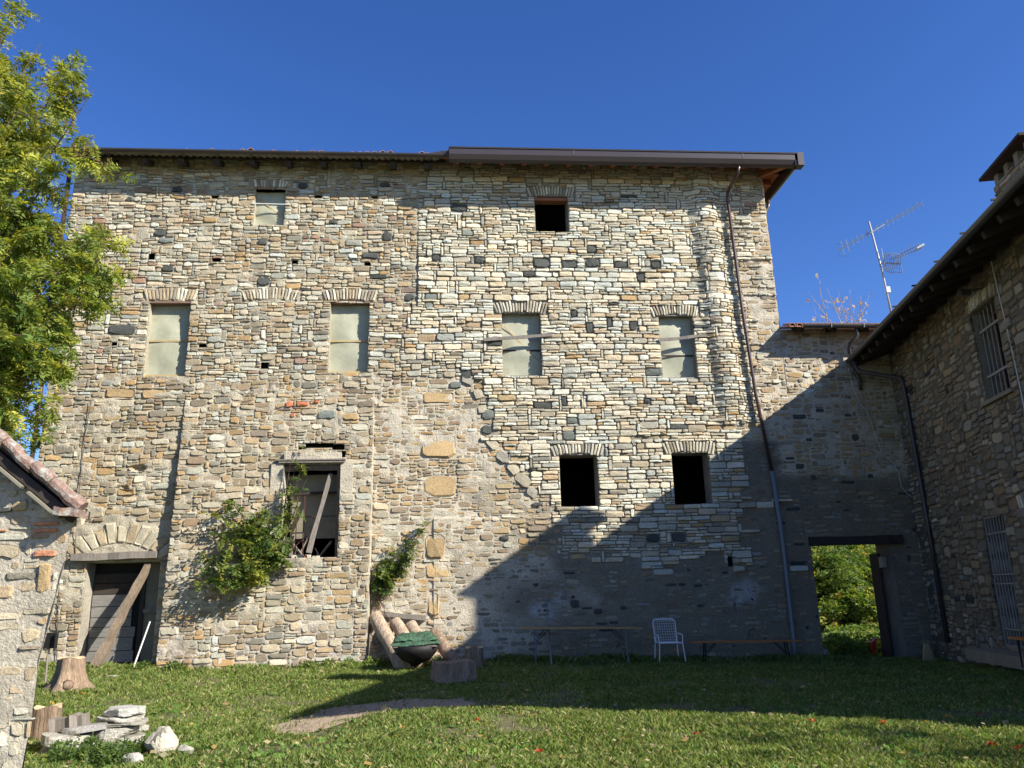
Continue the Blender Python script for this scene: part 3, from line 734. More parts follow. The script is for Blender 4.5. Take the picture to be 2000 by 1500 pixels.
# soffit boards (run along the eave), separate planks
for k in range(7):
    y = GR+.24+k*.155; MB().box((.0, y, zt-.06+SL*.155*k*.8), (XE-.25, y+.15, zt-.04+SL*.155*k*.8)).build('soffit_board', M['red_wood'], rr)
for k in range(5):
    x = 9.02+k*.10; MB().box((x, WY+.02, zt-.05), (x+.095, 27.9, zt-.03)).build('soffit_board', M['red_wood'], rr)
for x in np.arange(.22, 9.0, .617):
    MB().beam((x, GR+.32, zt-.17), (x, WY+.2, zt-.17+SL*1.1), .13, .17).build('rafter', M['red_wood'], rr)
for y in np.arange(20.4, 27, .8): MB().beam((8.9, y, zt-.13), (9.38, y, zt-.16), .12, .14).build('rafter', M['red_wood'], rr)
MB().beam((8.9, WY, zt-.12), (9.42, GR+.3, zt-.16), .13, .15).build('rafter', M['red_wood'], rr)
# ragged end of the left roof against the right one
for k in range(4): MB().beam((-.75+k*.17, GL+.15, 13.12+.03*k), (.1, GL+.12, 13.14+.03*k), .2, .02).build('flashing', M['dkgutter'], roofL)
# downpipe of the main building
def pipe(pts, r, name, mat_, parent, n=8): return MB().tube(pts, r, n).build(name, mat_, parent, smooth=True)
q = lambda px, py, d: atY(px, py, WY-d)
dp = [q(1443, 325, .88), q(1441, 338, .8), q(1430, 358, .5), q(1421, 376, .2), q(1421, 390, .14), q(1449, 600, .14), q(1476, 770, .14), q(1508, 922, .14)]
pp = pipe(dp, .045, 'downpipe', M['pipe'], bld)
lo = pipe([q(1508, 920, .14), q(1528, 1050, .14), q(1552, 1262, .14), q(1553, 1280, .2)], .058, 'downpipe', M['greypipe'], bld)
for py in (448, 640, 780): 
    i = min(range(len(dp)-1), key=lambda i: abs(pxof(dp[i])[1]-py)); a = dp[i].lerp(dp[i+1], .3)
    MB().tube([a-Vector((0, 0, .02)), a+Vector((0, 0, .02))], .056, 8).build('pipe_bracket', M['rust'], pp)
pipe([atY(1502, 392, 20.6), atY(1500, 405, 20.6), atY(1493, 420, 20.6), atY(1488, 424, 20.6)], .05, 'downpipe', M['gutter'], bld)
pipe([(-10.12, WY-.06, .2), (-10.12, WY-.06, 12.8)], .055, 'downpipe', M['pipe'], bld)
# thin cables on the left
for a, b, c_ in (((178, 782), (166, 850), (150, 1000)), ((150, 1010), (147, 1070), (148, 1100)), ((108, 1100), (100, 1190), (95, 1270)), ((118, 1090), (113, 1200), (110, 1290))):
    MB().tube([q(*a, .07), q(*b, .05), q(*c_, .07)], .009, 5).build('wall_cable', M['dkcable'], bld)
x_, z_ = W(728, 1000)

# ================================================================== GATEWAY WING (low building between)
wing = empty('gateway_wing', (10.5, WY, 0))
tag(wing, 'low stone wing with an open gateway and small roof beside the tall house', 'building')
TH = R(12.3)
RC = Vector((11.97, 20, 0)); RU = Vector((-math.sin(TH), -math.cos(TH), 0)); RN = Vector((-math.cos(TH), math.sin(TH), 0))
X2 = 12.35
OK_ = [9.12, 11.25, -.6, 2.55]
WB = Wall((0, WY, 0), (1, 0, 0), (0, -1, 0), lambda u, v: .012*math.sin(u*2+v*3))
obB = [OK_, [8.95, 11.6, 2.55, 2.8]]
for r, nm in [(r, n_) for r, n_ in []]: pass
for px, py, w, h in DK+[(1500, 1022, 12, 16), (1700, 930, 14, 10), (1775, 1090, 10, 14), (1625, 690, 12, 7)]:
    x, z = W(px, py)
    if x > XR+.1:
        k = 1/78; r = [x-w*k/2, x+w*k/2, z-h*k/2, z+h*k/2]; obB.append(r); WB.rect(*r, 'L', CC['dark'], p=.02, warp=False)
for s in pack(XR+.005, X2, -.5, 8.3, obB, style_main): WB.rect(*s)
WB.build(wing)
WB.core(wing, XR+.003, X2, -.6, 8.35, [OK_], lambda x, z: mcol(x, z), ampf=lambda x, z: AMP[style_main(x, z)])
mb = MB(); c = (.2, .18, .15)
mb.box((OK_[0]-.3, WY+.03, -.6), (OK_[0], WY+1.0, 2.6), c); mb.box((OK_[1], WY+.03, -.6), (X2+.3, WY+.8, 2.6), c); mb.box((OK_[0]-.2, WY+.03, 2.601), (X2, WY+.8, 8.2), c)
mb.build('rear_wall', M['mortar'], wing)
a = W(1578, 1050); b = W(1752, 1044)
MB().beam((a[0], WY+.10, 2.66), (b[0]+.1, WY+.10, 2.66), .42, .2, jit=.012, seg=6).build('lintel', M['dark_wood'], wing)
MB().box((11.14, WY+.55, -.4), (11.2, WY+.98, 2.35)).build('door_leaf', M['dark_wood'], wing)
MB().box((11.12, WY+.3, 1.98), (11.22, WY+.5, 2.25)).build('meter_box', M['ironbar'], wing)
D2 = .5; zg = 8.22; yg = WY-D2
rw = MB().add([(9.03, yg, zg+.06), (12.3, yg, zg+.06), (12.3, WY+1.2, zg+.06+.3*(1.2+D2)), (9.03, WY+1.2, zg+.06+.3*(1.2+D2)), (12.3, yg, zg+.03), (9.03, yg, zg+.03), (12.3, WY+1.2, zg+.03+.3*(1.2+D2)), (9.03, WY+1.2, zg+.03+.3*(1.2+D2))],
   [(0, 1, 2, 3), (4, 5, 7, 6), (5, 0, 3, 7), (5, 4, 1, 0), (4, 6, 2, 1)]).build('roof', M['tile'], wing)
half_round(MB(), 9.35, 12.2, yg-.05, zg+.07, .09).build('gutter', M['greygutter'], wing)
for x in (9.4, 10.3, 11.2, 12.0): MB().beam((x, yg+.1, zg-.03), (x, WY+.1, zg+.15), .12, .12).build('rafter', M['dark_wood'], wing)
for x in np.arange(9.1, 12.1, .2): coppo(MB(), x, yg-.02, zg+.05, .085, .5).build('tile', M['tile'], rw)
for x in (10.1, 11.0): MB().box((x, yg-.15, zg-.03), (x+.02, yg+.04, zg+.085)).build('gutter_joint', M['greypipe'], wing)
pipe([atY(1671, 636, yg), atY(1675, 655, yg+.02), atY(1660, 670, WY-.35), atY(1658, 682, WY-.16), atY(1664, 712, WY-.13)], .045, 'downpipe', M['greygutter'], wing)
pipe([atY(1664, 712, WY-.13), (10.95, WY-.13, 6.9), (10.95, WY-.13, 6.6)], .045, 'downpipe', M['dkgutter'], wing)
cb = [(1657, 718), (1664, 750), (1677, 785), (1682, 792), (1692, 800), (1700, 822), (1709, 848), (1722, 884), (1745, 905), (1755, 925), (1760, 950), (1772, 965), (1795, 977), (1812, 988)]
tag(MB().tube([atY(*p, WY-.07) for p in cb], .0085, 5).build('hanging_cable', M['cable'], wing))

# ================================================================== RIGHT HOUSE
rh = empty('stone_farmhouse', RC)
tag(rh, 'two storey stone house in shade along the right edge, with barred windows and a chimney', 'building')
def RR(px, py, off=0):
    p = onplane(px, py, RC+RN*off, RN); return (p-RC).dot(RU), p.z
def rl(u, v, n=0): return RC+RU*u+RN*n+Vector((0, 0, v))
RW = [5.15, 6.25, 5.06, 6.95]; RG = [3.98, 4.95, .28, 2.85]; RW2 = [5.85, 7.1, .75, 2.7]
LEN = 13.55; EV = 1.16
WR = Wall(RC, RU, RN, lambda u, v: .015*math.sin(u*1.2+v*2.1), warp=.02)
obR = [RW, RG, RW2]
def fanR(o, h, n, sag, ext=.1): WR.voussoirs(o[0]-ext, o[1]+ext, o[3], h, n, sag, cols=LCOL); obR.append([o[0]-ext-.05, o[1]+ext+.05, o[3], o[3]+h+.02])
fanR(RW, .25, 14, .06); fanR([RW2[0], RW2[1], 0, RW2[3]+.15], .28, 14, .05)
for px, py, w, h in ((1787, 698, .2, .26), (1862, 590, .1, .12), (1885, 795, .16, .2), (1825, 847, .14, .22), (1775, 880, .14, .2), (1876, 992, .16, .18), (1788, 650, .14, .2), (1938, 1202, .2, .2), (1778, 655, .14, .14)):
    u, v = RR(px, py)
    if u < .15: continue
    r = [u-w/2, u+w/2, v-h/2, v+h/2]; obR.append(r); WR.rect(*r, 'D', CC['dark'], p=.02, warp=False)
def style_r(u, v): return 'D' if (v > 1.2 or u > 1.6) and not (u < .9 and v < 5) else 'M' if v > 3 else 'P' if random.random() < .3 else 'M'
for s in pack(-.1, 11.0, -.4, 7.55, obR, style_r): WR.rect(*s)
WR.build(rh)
WR.core(rh, -.2, LEN, -.5, 7.7, [RW, RG, RW2], lambda u, v: (.135, .115, .08), step=.1, ampf=lambda u, v: .02)  # mortar darkened as well, the shade on this house put into colour
def lbox(mb, a, b, col=None):   # box in local (u, n, v)
    (u0_, n0, v0), (u1, n1, v1) = a, b
    P = [rl(u, v, n) for v in (v0, v1) for (u, n) in ((u0_, n0), (u1, n0), (u1, n1), (u0_, n1))]
    return mb.add(P, [(3, 2, 1, 0), (4, 5, 6, 7), (4, 0, 1, 5), (5, 1, 2, 6), (6, 2, 3, 7), (7, 3, 0, 4)], col)
# closed shell: gables and far wall
RD = 7.0; RZ = 7.6+.35*RD/2
mb = MB()
for u in (0.02, LEN): mb.add([rl(u, -.5, 0), rl(u, -.5, -RD), rl(u, 7.7, -RD), rl(u, 7.7+.35*RD/2, -RD/2), rl(u, 7.7, 0)], [(0, 1, 2, 3, 4)], (.3, .27, .2))
mb.add([rl(0, -.5, -RD), rl(LEN, -.5, -RD), rl(LEN, 7.7, -RD), rl(0, 7.7, -RD)], [(0, 1, 2, 3)], (.3, .27, .2))
mb.build('rear_wall', M['mortar'], rh)
mb = MB(); 
lbox(mb, (0.1, -RD+.1, -.2), (LEN-.1, -.5, -.1)); lbox(mb, (.1, -RD+.1, 4.2), (LEN-.1, -.5, 4.4)); lbox(mb, (.1, -2.6, -.2), (LEN-.1, -2.5, 7.6)); mb.build('inner_floor', M['black'], rh)  # near-black floors and partition, unlit look put into the colour
# roof slab, eave
zE = 7.36; SR = .35
U0, U1 = -.15, 15.6
N0 = EV; 
P = []
for u in (U0, U1):
    for (n_, z_) in ((EV, zE+.05), (-RD/2, zE+.05+SR*(EV+RD/2)), (-RD-1.1, zE+.05)): P.append(rl(u, z_, n_)); P.append(rl(u, z_+.1, n_))
roofR = MB().add(P, [(0, 6, 8, 2), (2, 8, 10, 4), (1, 3, 9, 7), (3, 5, 11, 9), (0, 2, 3, 1), (2, 4, 5, 3), (6, 7, 9, 8), (8, 9, 11, 10), (0, 1, 7, 6), (4, 10, 11, 5)]).build('roof', M['dark_wood'], rh)
# gutter along the eave (half round) in local space
vs = []; n = 8; m = n+1
for u in (-.1, U1-.05):
    for rr_ in (.085, .073):
        for k in range(m):
            a = math.pi+math.pi*k/n; vs.append(rl(u, zE+.09+math.sin(a)*rr_, EV-.0-math.cos(a)*rr_))
fs = []
for k in range(n): fs += [(k, k+1, 2*m+k+1, 2*m+k), (m+k+1, m+k, 3*m+k, 3*m+k+1), (k+1, k, m+k, m+k+1), (2*m+k, 2*m+k+1, 3*m+k+1, 3*m+k)]
fs += [(0, 2*m, 3*m, m), (n, m+n, 3*m+n, 2*m+n)]
MB().add(vs, fs).build('gutter', M['greygutter'], rh)
for u in np.arange(.7, U1, 1.25):
    MB().beam(rl(u, zE+.12, EV+.12), rl(u, zE+.14, EV-.14), .025, .03).build('gutter_hook', M['iron'], rh)
for u in np.arange(.35, U1, .62):
    MB().beam(rl(u, zE-.04, EV-.16), rl(u, zE-.04+SR*1.3, EV-.16-1.3), .11, .13).build('rafter', M['dark_wood'], roofR)
for k in range(5):
    a = EV-.12-k*.22; mb = MB(); MB().add([rl(U0+.1, zE+.035+SR*(EV-a), a), rl(U1, zE+.035+SR*(EV-a), a), rl(U1, zE+.035+SR*(EV-a+.21), a-.21), rl(U0+.1, zE+.035+SR*(EV-a+.21), a-.21)], [(0, 1, 2, 3)]).build('soffit_board', M['dark_wood'], roofR)
mb = MB()
for r_ in range(0, 14):
    for u in np.arange(U0+.1, 14, .21):
        p = rl(u, zE+.13+SR*(.42*r_+.12), EV-.12-.42*r_); pj = rl(u, zE+.13+SR*(.42*r_+.57), EV-.42*r_-.57)
        mb.tube([p, pj], [.08, .065], 5, caps=False)
tag(mb.build('tile_covering', M['tile'], roofR), kind='stuff')
# chimneys
def chimney(u, n_, L_, w, zb_, zt_, name='chimney'):
    mb = MB(); lbox(mb, (u, n_-w, zb_), (u+L_, n_, zt_), (.24, .21, .16)); c = mb.build(name, M['mortar'], rh)
    w_ = Wall(rl(0, 0, n_), RU, RN, lambda a, b: 0)
    for s in pack(u, u+L_, zb_, zt_, [], lambda a, b: 'D'): w_.rect(*s, warp=False)
    for _, v_, f_, cc in w_.st: MB().add(v_, f_, cc).build('stone', M['stone'], c)
    for k in range(4):
        mb = MB(); uu = u+.02+k*(L_-.2)/3; lbox(mb, (uu, n_-.18, zt_), (uu+.16, n_-.02, zt_+.26)); mb.build('cap_post', M['inner'], c); mb = MB(); lbox(mb, (uu, n_-w+.02, zt_), (uu+.16, n_-w+.18, zt_+.26)); mb.build('cap_post', M['inner'], c)
    mb = MB(); lbox(mb, (u-.16, n_-w-.2, zt_+.26), (u+L_+.16, n_+.2, zt_+.32)); mb.build('cap_slab', M['dark_wood'], c)
chimney(5.62, -.7, 1.5, .7, 7.6, 9.55)
chimney(10.8, .35, .75, .7, 7.4, 8.5)
# upper barred window
def rwin(o, name='window', d=.38):
    mb = MB(); c = (.27, .24, .185)
    lbox(mb, (o[0]-.2, -.6, o[2]-.2), (o[0], -.02, o[3]+.2), c); lbox(mb, (o[1], -.6, o[2]-.2), (o[1]+.2, -.02, o[3]+.2), c)
    lbox(mb, (o[0], -.6, o[3]), (o[1], -.02, o[3]+.2), c); lbox(mb, (o[0], -.6, o[2]-.2), (o[1], -.02, o[2]), c)
    f = MB()
    lbox(f, (o[0], -d-.06, o[2]), (o[0]+.07, -d, o[3])); lbox(f, (o[1]-.07, -d-.06, o[2]), (o[1], -d, o[3])); lbox(f, (o[0]+.07, -d-.06, o[2]), (o[1]-.07, -d, o[2]+.07)); lbox(f, (o[0]+.07, -d-.06, o[3]-.07), (o[1]-.07, -d, o[3])); lbox(f, ((o[0]+o[1])/2-.04, -d-.05, o[2]+.07), ((o[0]+o[1])/2+.04, -d+.01, o[3]-.07))
    w_ = f.build(name, M['red_wood'], rh); mb.build('reveal', M['mortar'], w_)
    mb = MB(); lbox(mb, (o[0]+.05, -d-.04, o[2]+.05), (o[1]-.05, -d-.03, o[3]-.05)); mb.build('pane', M['glass'], w_)
    return w_
w_ = rwin(RW)
for k in range(6):
    u = RW[0]+.1+k*(RW[1]-RW[0]-.2)/5; MB().tube([rl(u, RW[2], -.12), rl(u, RW[3], -.12)], .012, 6).build('bar', M['ironbar'], w_)
for v in (5.55, 6.5): 
    mb = MB(); lbox(mb, (RW[0]-.02, -.11, v), (RW[1]+.02, -.08, v+.05)); mb.build('crossbar', M['ironbar'], w_)
mb = MB(); lbox(mb, (RW[0]-.12, -.35, RW[2]-.07), (RW[1]+.12, .09, RW[2]+.005)); mb.build('sill', M['flat_slab'] if 0 else M['inner'], w_)
# ground floor: iron grille over a door, and window beside
dg = rwin(RG, 'door', .42)
mb = MB(); lbox(mb, (RG[0]+.07, -.43, RG[2]), (RG[1]-.07, -.41, RG[3]-.07)); mb.build('door_panel', M['dark_wood'], dg)
def sq(a, b, w=.02): mb = MB(); mb.beam(a, b, w, w); mb.build('grille_bar', M['ironbar'], dg)
for v in (.3, .62, 1.5, 1.68, 2.5, 2.83): sq(rl(RG[0], v, -.04), rl(RG[1], v, -.04), .025)
for k in range(8): u = RG[0]+.02+k*(RG[1]-RG[0]-.04)/7; sq(rl(u, .3, -.04), rl(u, 2.83, -.04), .018)
for k in range(7):
    u = RG[0]+.08+k*(RG[1]-RG[0]-.15)/7
    for v in (.75, 1.15, 1.85, 2.2): 
        MB().tube([rl(u+.03*math.cos(t), v+.12*math.sin(t), -.035) for t in np.linspace(0, 2*math.pi, 9)], .006, 4, caps=False).build('grille_scroll', M['ironbar'], dg)
w2 = rwin(RW2)
MB().beam(rl(RW2[0]-.25, RW2[3]+.08, -.02), rl(RW2[1]+.25, RW2[3]+.08, -.02), .12, .16).build('lintel', M['grey_wood'], w2)
# downpipe in the corner
pts = [rl(.55, 7.35, EV-.05), rl(.6, 7.05, 1.05), rl(.8, 6.82, .4), rl(.93, 6.72, .12), rl(.97, 6.5, .09), rl(1.12, 3.2, .09), rl(1.2, .2, .09)]
pipe(pts, .055, 'downpipe', M['dkgutter'], rh)
lamp = MB(); p = rl(5.75, 7.22, .32); lamp.box(p-Vector((.11, .07, .05)), p+Vector((.11, .07, .07))); lp = lamp.build('flood_lamp', M['dkgutter'], rh)
MB().beam(rl(5.75, 7.3, 0), rl(5.75, 7.24, .3), .03, .03).build('lamp_arm', M['dkgutter'], lp)
MB().box(p-Vector((.09, .05, .06)), p-Vector((-.09, -.05, .052))).build('lamp_glass', M['lampglass'], lp)
MB().tube([rl(6.45, 7.6, .03), rl(6.6, 5.5, .03), rl(6.65, 3.2, .03)], .012, 5).build('wall_cable', M['cable'], rh)
hose = [rl(.75+.3*math.cos(t), 1.2+.55*math.sin(t), .12) for t in np.linspace(0, 2*math.pi, 17)]
hs_ = MB().tube(hose+[rl(1.05, 1.8, .1), rl(.9, 2.6, .06), rl(1.02, 3.2, .05)], .011, 5).build('garden_hose', M['greypipe'])
tag(hs_, 'thin grey hose hung in a loop beside the dark corner downpipe', 'hose')

# ================================================================== VEGETATION
def leaves_np(B, D, Ln, K, cols, lw=.32, ll=.42, droop=.25, tilt=.5):
    """pinnate leaves: B base, D direction (unit), Ln length; K leaflet pairs. returns verts (n,4,3), cols (n,3)"""
    N = len(B); up_ = np.array([0, 0, 1.0]); rnd = rng.normal(size=(N, 3))
    S = np.cross(D, up_+rnd*.45); S /= np.linalg.norm(S, axis=1, keepdims=True)+1e-9
    Nn = np.cross(S, D)
    V = []; C = []
    for k in range(K):
        t = (k+.8)/(K+.2)
        c = B + D*(Ln*t)[:, None] - up_*((droop*t*t)*Ln)[:, None]
        l = Ln*ll*(math.sin(math.pi*(.15+.8*t))*.65+.4)
        for sgn in (-1, 1):
            d = S*sgn*.9 + D*.35 + Nn*rng.normal(0, .25, (N, 1)) - up_*rng.uniform(0, tilt, (N, 1))
            d /= np.linalg.norm(d, axis=1, keepdims=True)
            w = np.cross(d, Nn+rng.normal(0, .35, (N, 3))); w /= np.linalg.norm(w, axis=1, keepdims=True)+1e-9
            L_ = l[:, None]; W_ = l[:, None]*lw*.5
            V.append(np.stack([c, c+d*L_*.45+w*W_, c+d*L_, c+d*L_*.45-w*W_], 1)); C.append(cols*rng.uniform(.85, 1.15, (N, 1)))
    return np.concatenate(V), np.concatenate(C)
def quads(name, V, C, mat_, parent=None):
    n = len(V); k = V.shape[1]
    me = bpy.data.meshes.new(name); me.vertices.add(n*k); me.vertices.foreach_set('co', V.reshape(-1).astype(np.float32))
    me.loops.add(n*k); me.loops.foreach_set('vertex_index', np.arange(n*k, dtype=np.int32))
    me.polygons.add(n); me.polygons.foreach_set('loop_start', np.arange(0, n*k, k, dtype=np.int32)); me.polygons.foreach_set('loop_total', np.full(n, k, np.int32))
    me.update(calc_edges=True); me.validate()
    at = me.color_attributes.new('Col', 'FLOAT_COLOR', 'CORNER')
    at.data.foreach_set('color', np.repeat(np.concatenate([C, np.ones((n, 1))], 1), k, 0).ravel().astype(np.float32))
    me.materials.append(mat_); o = bpy.data.objects.new(name, me); COL.objects.link(o)
    if parent:
        o.parent = parent; o.matrix_parent_inverse = Matrix.Translation(-Vector(parent.location))
    return o
def palette(N, cs, ws, jit=.12):
    cs = np.array(cs, float); idx = rng.choice(len(cs), N, p=np.array(ws)/sum(ws)); return cs[idx]*rng.uniform(1-jit, 1+jit, (N, 1))
def wiggle(a, b, n, amp, sag=0):
    a, b = Vector(a), Vector(b); P = []
    for i in range(n+1):
        t = i/n; p = a.lerp(b, t)
        if 0 < i < n: p = p+Vector([random.uniform(-amp, amp) for _ in range(3)])
        p.z += sag*math.sin(math.pi*t); P.append(p)
    return P
GREEN = [(.055, .10, .025), (.10, .155, .035), (.16, .20, .04), (.26, .27, .05), (.36, .34, .065), (.34, .20, .06)]
def leafy_tree(name, label, base, tips, trunk_r, n_sub, n_leaf, ln, K, ws, spread, group=None, topz=None, cat='tree', fork=.35, per=26):
    t = empty(name, base); tag(t, label, cat, group)
    base = Vector(base); mbt = MB(); cent = sum((Vector(x) for x in tips), Vector())/len(tips)
    fk = base + Vector(((cent.x-base.x)*.12, (cent.y-base.y)*.12, (cent.z-base.z)*fork))
    mbt.tube(wiggle(base-Vector((0, 0, .3)), fk, 5, trunk_r*.3), np.linspace(trunk_r*1.25, trunk_r*.8, 6), 9)
    mbt.build('trunk', M['bark'], t, smooth=True)
    limbs = MB(); B = []; D = []; HT = []
    for tp in tips:
        tp = Vector(tp); pts = wiggle(fk, tp, 6, .12, .25); limbs.tube(pts, np.linspace(trunk_r*.34, .004, 7), 5)
        for _ in range(n_sub):
            s_ = random.uniform(.35, 1.0); i = min(5, int(s_*6)); p = pts[i].lerp(pts[i+1], s_*6-i)
            e = p + Vector([random.gauss(0, 1) for _ in range(3)]).normalized()*random.uniform(.4, 1)*spread
            sp_ = wiggle(p, e, 3, .05, .05); limbs.tube(sp_, [.012, .009, .006, .003], 4, caps=False)
            dd = (e-p).normalized()
            for q_ in range(per):
                u = random.uniform(.15, 1.05); b = p.lerp(e, u); v = (dd*.5+Vector([random.gauss(0, .7) for _ in range(3)])+Vector((0, 0, -.12))).normalized()
                B.append(b); D.append(v); HT.append(b.z)
    limbs.build('limbs', M['bark'], t)
    B = np.array([tuple(b) for b in B]); D = np.array([tuple(b) for b in D])
    N = len(B); cols = palette(N, GREEN, ws)*1.4
    if topz:   # upper crown turning yellow
        f = np.clip((B[:, 2]-topz[0])/(topz[1]-topz[0]), 0, 1)[:, None]; cols = cols*(1-f*.75)+palette(N, GREEN, (0, 1.5, 4, 4, 1.6, .3))*1.3*f*.75
    V, C = leaves_np(B, D, rng.uniform(.75, 1.2, N)*ln, K, cols)
    quads('crown', V, C, M['leaf'], t)
    return t
# the robinia at the left edge: branch tips measured on the photograph, each at its own depth
tips = []
for px, py, Y in ((18,20,13),(25,60,12.7),(60,90,13.2),(95,75,13),(200,165,12.8),(190,265,12.6),(120,130,13.5),(60,200,12.4),(150,330,13),(90,270,13.6),(240,470,12.6),(262,500,13),(215,440,13.3),(170,400,12.6),(215,555,13),(150,500,12.3),
                  (160,610,12.8),(150,690,13),(110,620,12.2),(95,720,12.8),(95,790,13.4),(60,850,13.6),(40,780,12.6),(60,680,13.4),(60,560,12.6),(50,450,13.4),(40,350,12.5),(60,150,12.8),(10,100,13),(20,260,13.3),(20,620,12.9),(10,500,12.5),(20,850,12.8)):
    tips.append(atY(px-15, py+8, Y)); tips.append(atY(px-75+random.uniform(-20, 20), py+random.uniform(-35, 35), Y+random.uniform(.3, 1.2)))
for k in range(26):
    a = random.uniform(0, 6.28); r = random.uniform(1, 3.2); tips.append((-10.5+math.cos(a)*r, 13.4+math.sin(a)*r*.8, random.uniform(3.4, 11.8)))
leafy_tree('robinia_tree', 'tall yellowing green tree with feathery leaves at the left edge, in front of the house', (-10.4, 13.6, .2), tips, .22, 14, 0, .29, 7, (2, 5, 6, 3.6, 1.5, .03), .68, topz=(6.0, 10.5), per=16)
# shrubs rooted in the masonry
def wall_shrub(name, label, root, twigs, ws, ln, per=9, K=7, dried=None):
    t = empty(name, root); tag(t, label, 'shrub'); st = MB(); B = []; D = []
    for tp in twigs:
        tp = Vector(tp); pts = wiggle(root, tp, 5, .03, random.uniform(-.05, .12)); st.tube(pts, np.linspace(.018, .004, 6), 5, caps=False)
        for k in range(per):
            u = random.uniform(.30, 1.02); i = min(4, int(u*5)); p = pts[i].lerp(pts[i+1], min(1, u*5-i)); v = Vector((random.gauss(0, .8), random.gauss(-.45, .35), random.gauss(-.12, .5))).normalized()
            B.append(tuple(p)); D.append(tuple(v))
    st.build('stem', M['bark'], t); B = np.array(B); D = np.array(D); cols = palette(len(B), GREEN, ws)
    V, C = leaves_np(B, D, rng.uniform(.7, 1.2, len(B))*ln, K, cols, lw=.42); quads('foliage', V, C, M['leaf'], t)
    if dried:
        mb = MB()
        for k in range(70):
            a = Vector(dried)+Vector((random.gauss(0, .13), random.gauss(0, .05)-.05, random.uniform(-.75, .1))); mb.tube([a, a+Vector((random.gauss(0, .08), random.gauss(0, .05), -random.uniform(.1, .3)))], .006, 3, caps=False)
        tag(mb.build('dried_twigs', M['lintel'], t), kind='stuff')
def wp(px, py, d): return atY(px, py, WY-surf_main(*[atY(px, py, WY)[i] for i in (0, 2)])-d)
root = wp(528, 1100, .02)
tw = [wp(px, py, d) for px, py, d in ((405,1000,.4),(430,1050,.5),(390,1130,.45),(420,1140,.6),(455,1145,.5),(480,1090,.6),(470,1030,.5),(500,1000,.4),(450,980,.3),(440,960,.2),(520,1040,.5),(505,1130,.5),(540,1075,.4),(395,1090,.5),(440,1100,.7),(475,1060,.7),(500,1075,.5),(520,990,.3),(555,1090,.3))]
wall_shrub('wall_shrub', 'broad green and yellow shrub growing out of the wall left of the ruined window', root, tw, (3, 5, 4, 3, .6, 0), .33, per=15)
tw = [wp(px, py, d) for px, py, d in ((560,980,.3),(565,930,.3),(572,880,.25),(585,870,.2),(555,1010,.4),(590,905,.3),(600,935,.3),(560,1050,.4),(545,1000,.4),(575,950,.3))]
wall_shrub('wall_shrub', 'slender upright green shoot climbing the left side of the ruined window', wp(545, 1090, .02), tw, (3, 6, 4, 1, 0, 0), .28, per=6)
tw = [wp(px, py, d) for px, py, d in ((742,1120,.3),(760,1105,.35),(775,1080,.35),(790,1055,.3),(808,1040,.25),(825,1025,.2),(838,1020,.15),(800,1070,.35),(760,1130,.35),(748,1100,.25),(785,1100,.35),(770,1060,.2))]
wall_shrub('wall_shrub', 'small slanting green shrub with dried brown base above the leaning logs', wp(738, 1175, .02), tw, (4, 7, 3, 1, .1, 0), .26, per=12, dried=wp(742, 1150, .12))
# bare tree over the wing roof
bt = empty('bare_tree', (15.6, 28.5, 0)); tag(bt, 'nearly bare thin tree with a few tan leaves above the small gateway roof', 'tree')
tr = MB().tube(wiggle((15.6, 28.5, -.3), (15.4, 28.5, 8.2), 6, .08), np.linspace(.16, .09, 7), 8).build('trunk', M['bark'], bt, smooth=True)
lm = MB(); B = []; D = []
for px, py in ((1578,570),(1600,545),(1614,562),(1625,580),(1636,565),(1660,575),(1682,580),(1700,572),(1650,600),(1590,600),(1668,600)):
    tp = atY(px, py, 28.5+random.uniform(-.6, .6)); b0 = Vector((15.4+random.uniform(-.8, .8), 28.5, 8.4+random.uniform(0, 1.4))); lm.tube(wiggle((15.4, 28.5, 8.0), b0, 2, .04), [.05, .04, .035], 5)
    pts = wiggle(b0, tp, 5, .06); lm.tube(pts, np.linspace(.03, .006, 6), 5)
    for k in range(9):
        i = random.randint(1, 4); p = pts[i].lerp(pts[i+1], random.random()); e = p+Vector((random.gauss(0, .25), random.gauss(0, .2), random.uniform(.05, .45))); lm.tube([p, e], [.008, .003], 4, caps=False)
        if random.random() < .55: B.append(tuple(e)); D.append((random.gauss(0, .5), -.3, -.6))
lm.build('limbs', M['logbark'], bt)
B = np.array(B*2)+rng.normal(0, .05, (len(B)*2, 3)); D = np.array(D*2); D /= np.linalg.norm(D, axis=1, keepdims=True)
V, C = leaves_np(B, D, np.full(len(B), .12), 2, palette(len(B), [(.45, .26, .12), (.5, .38, .2)], (1, 1)), lw=.8, ll=.7); quads('leaves', V, C, M['leaf'], bt)
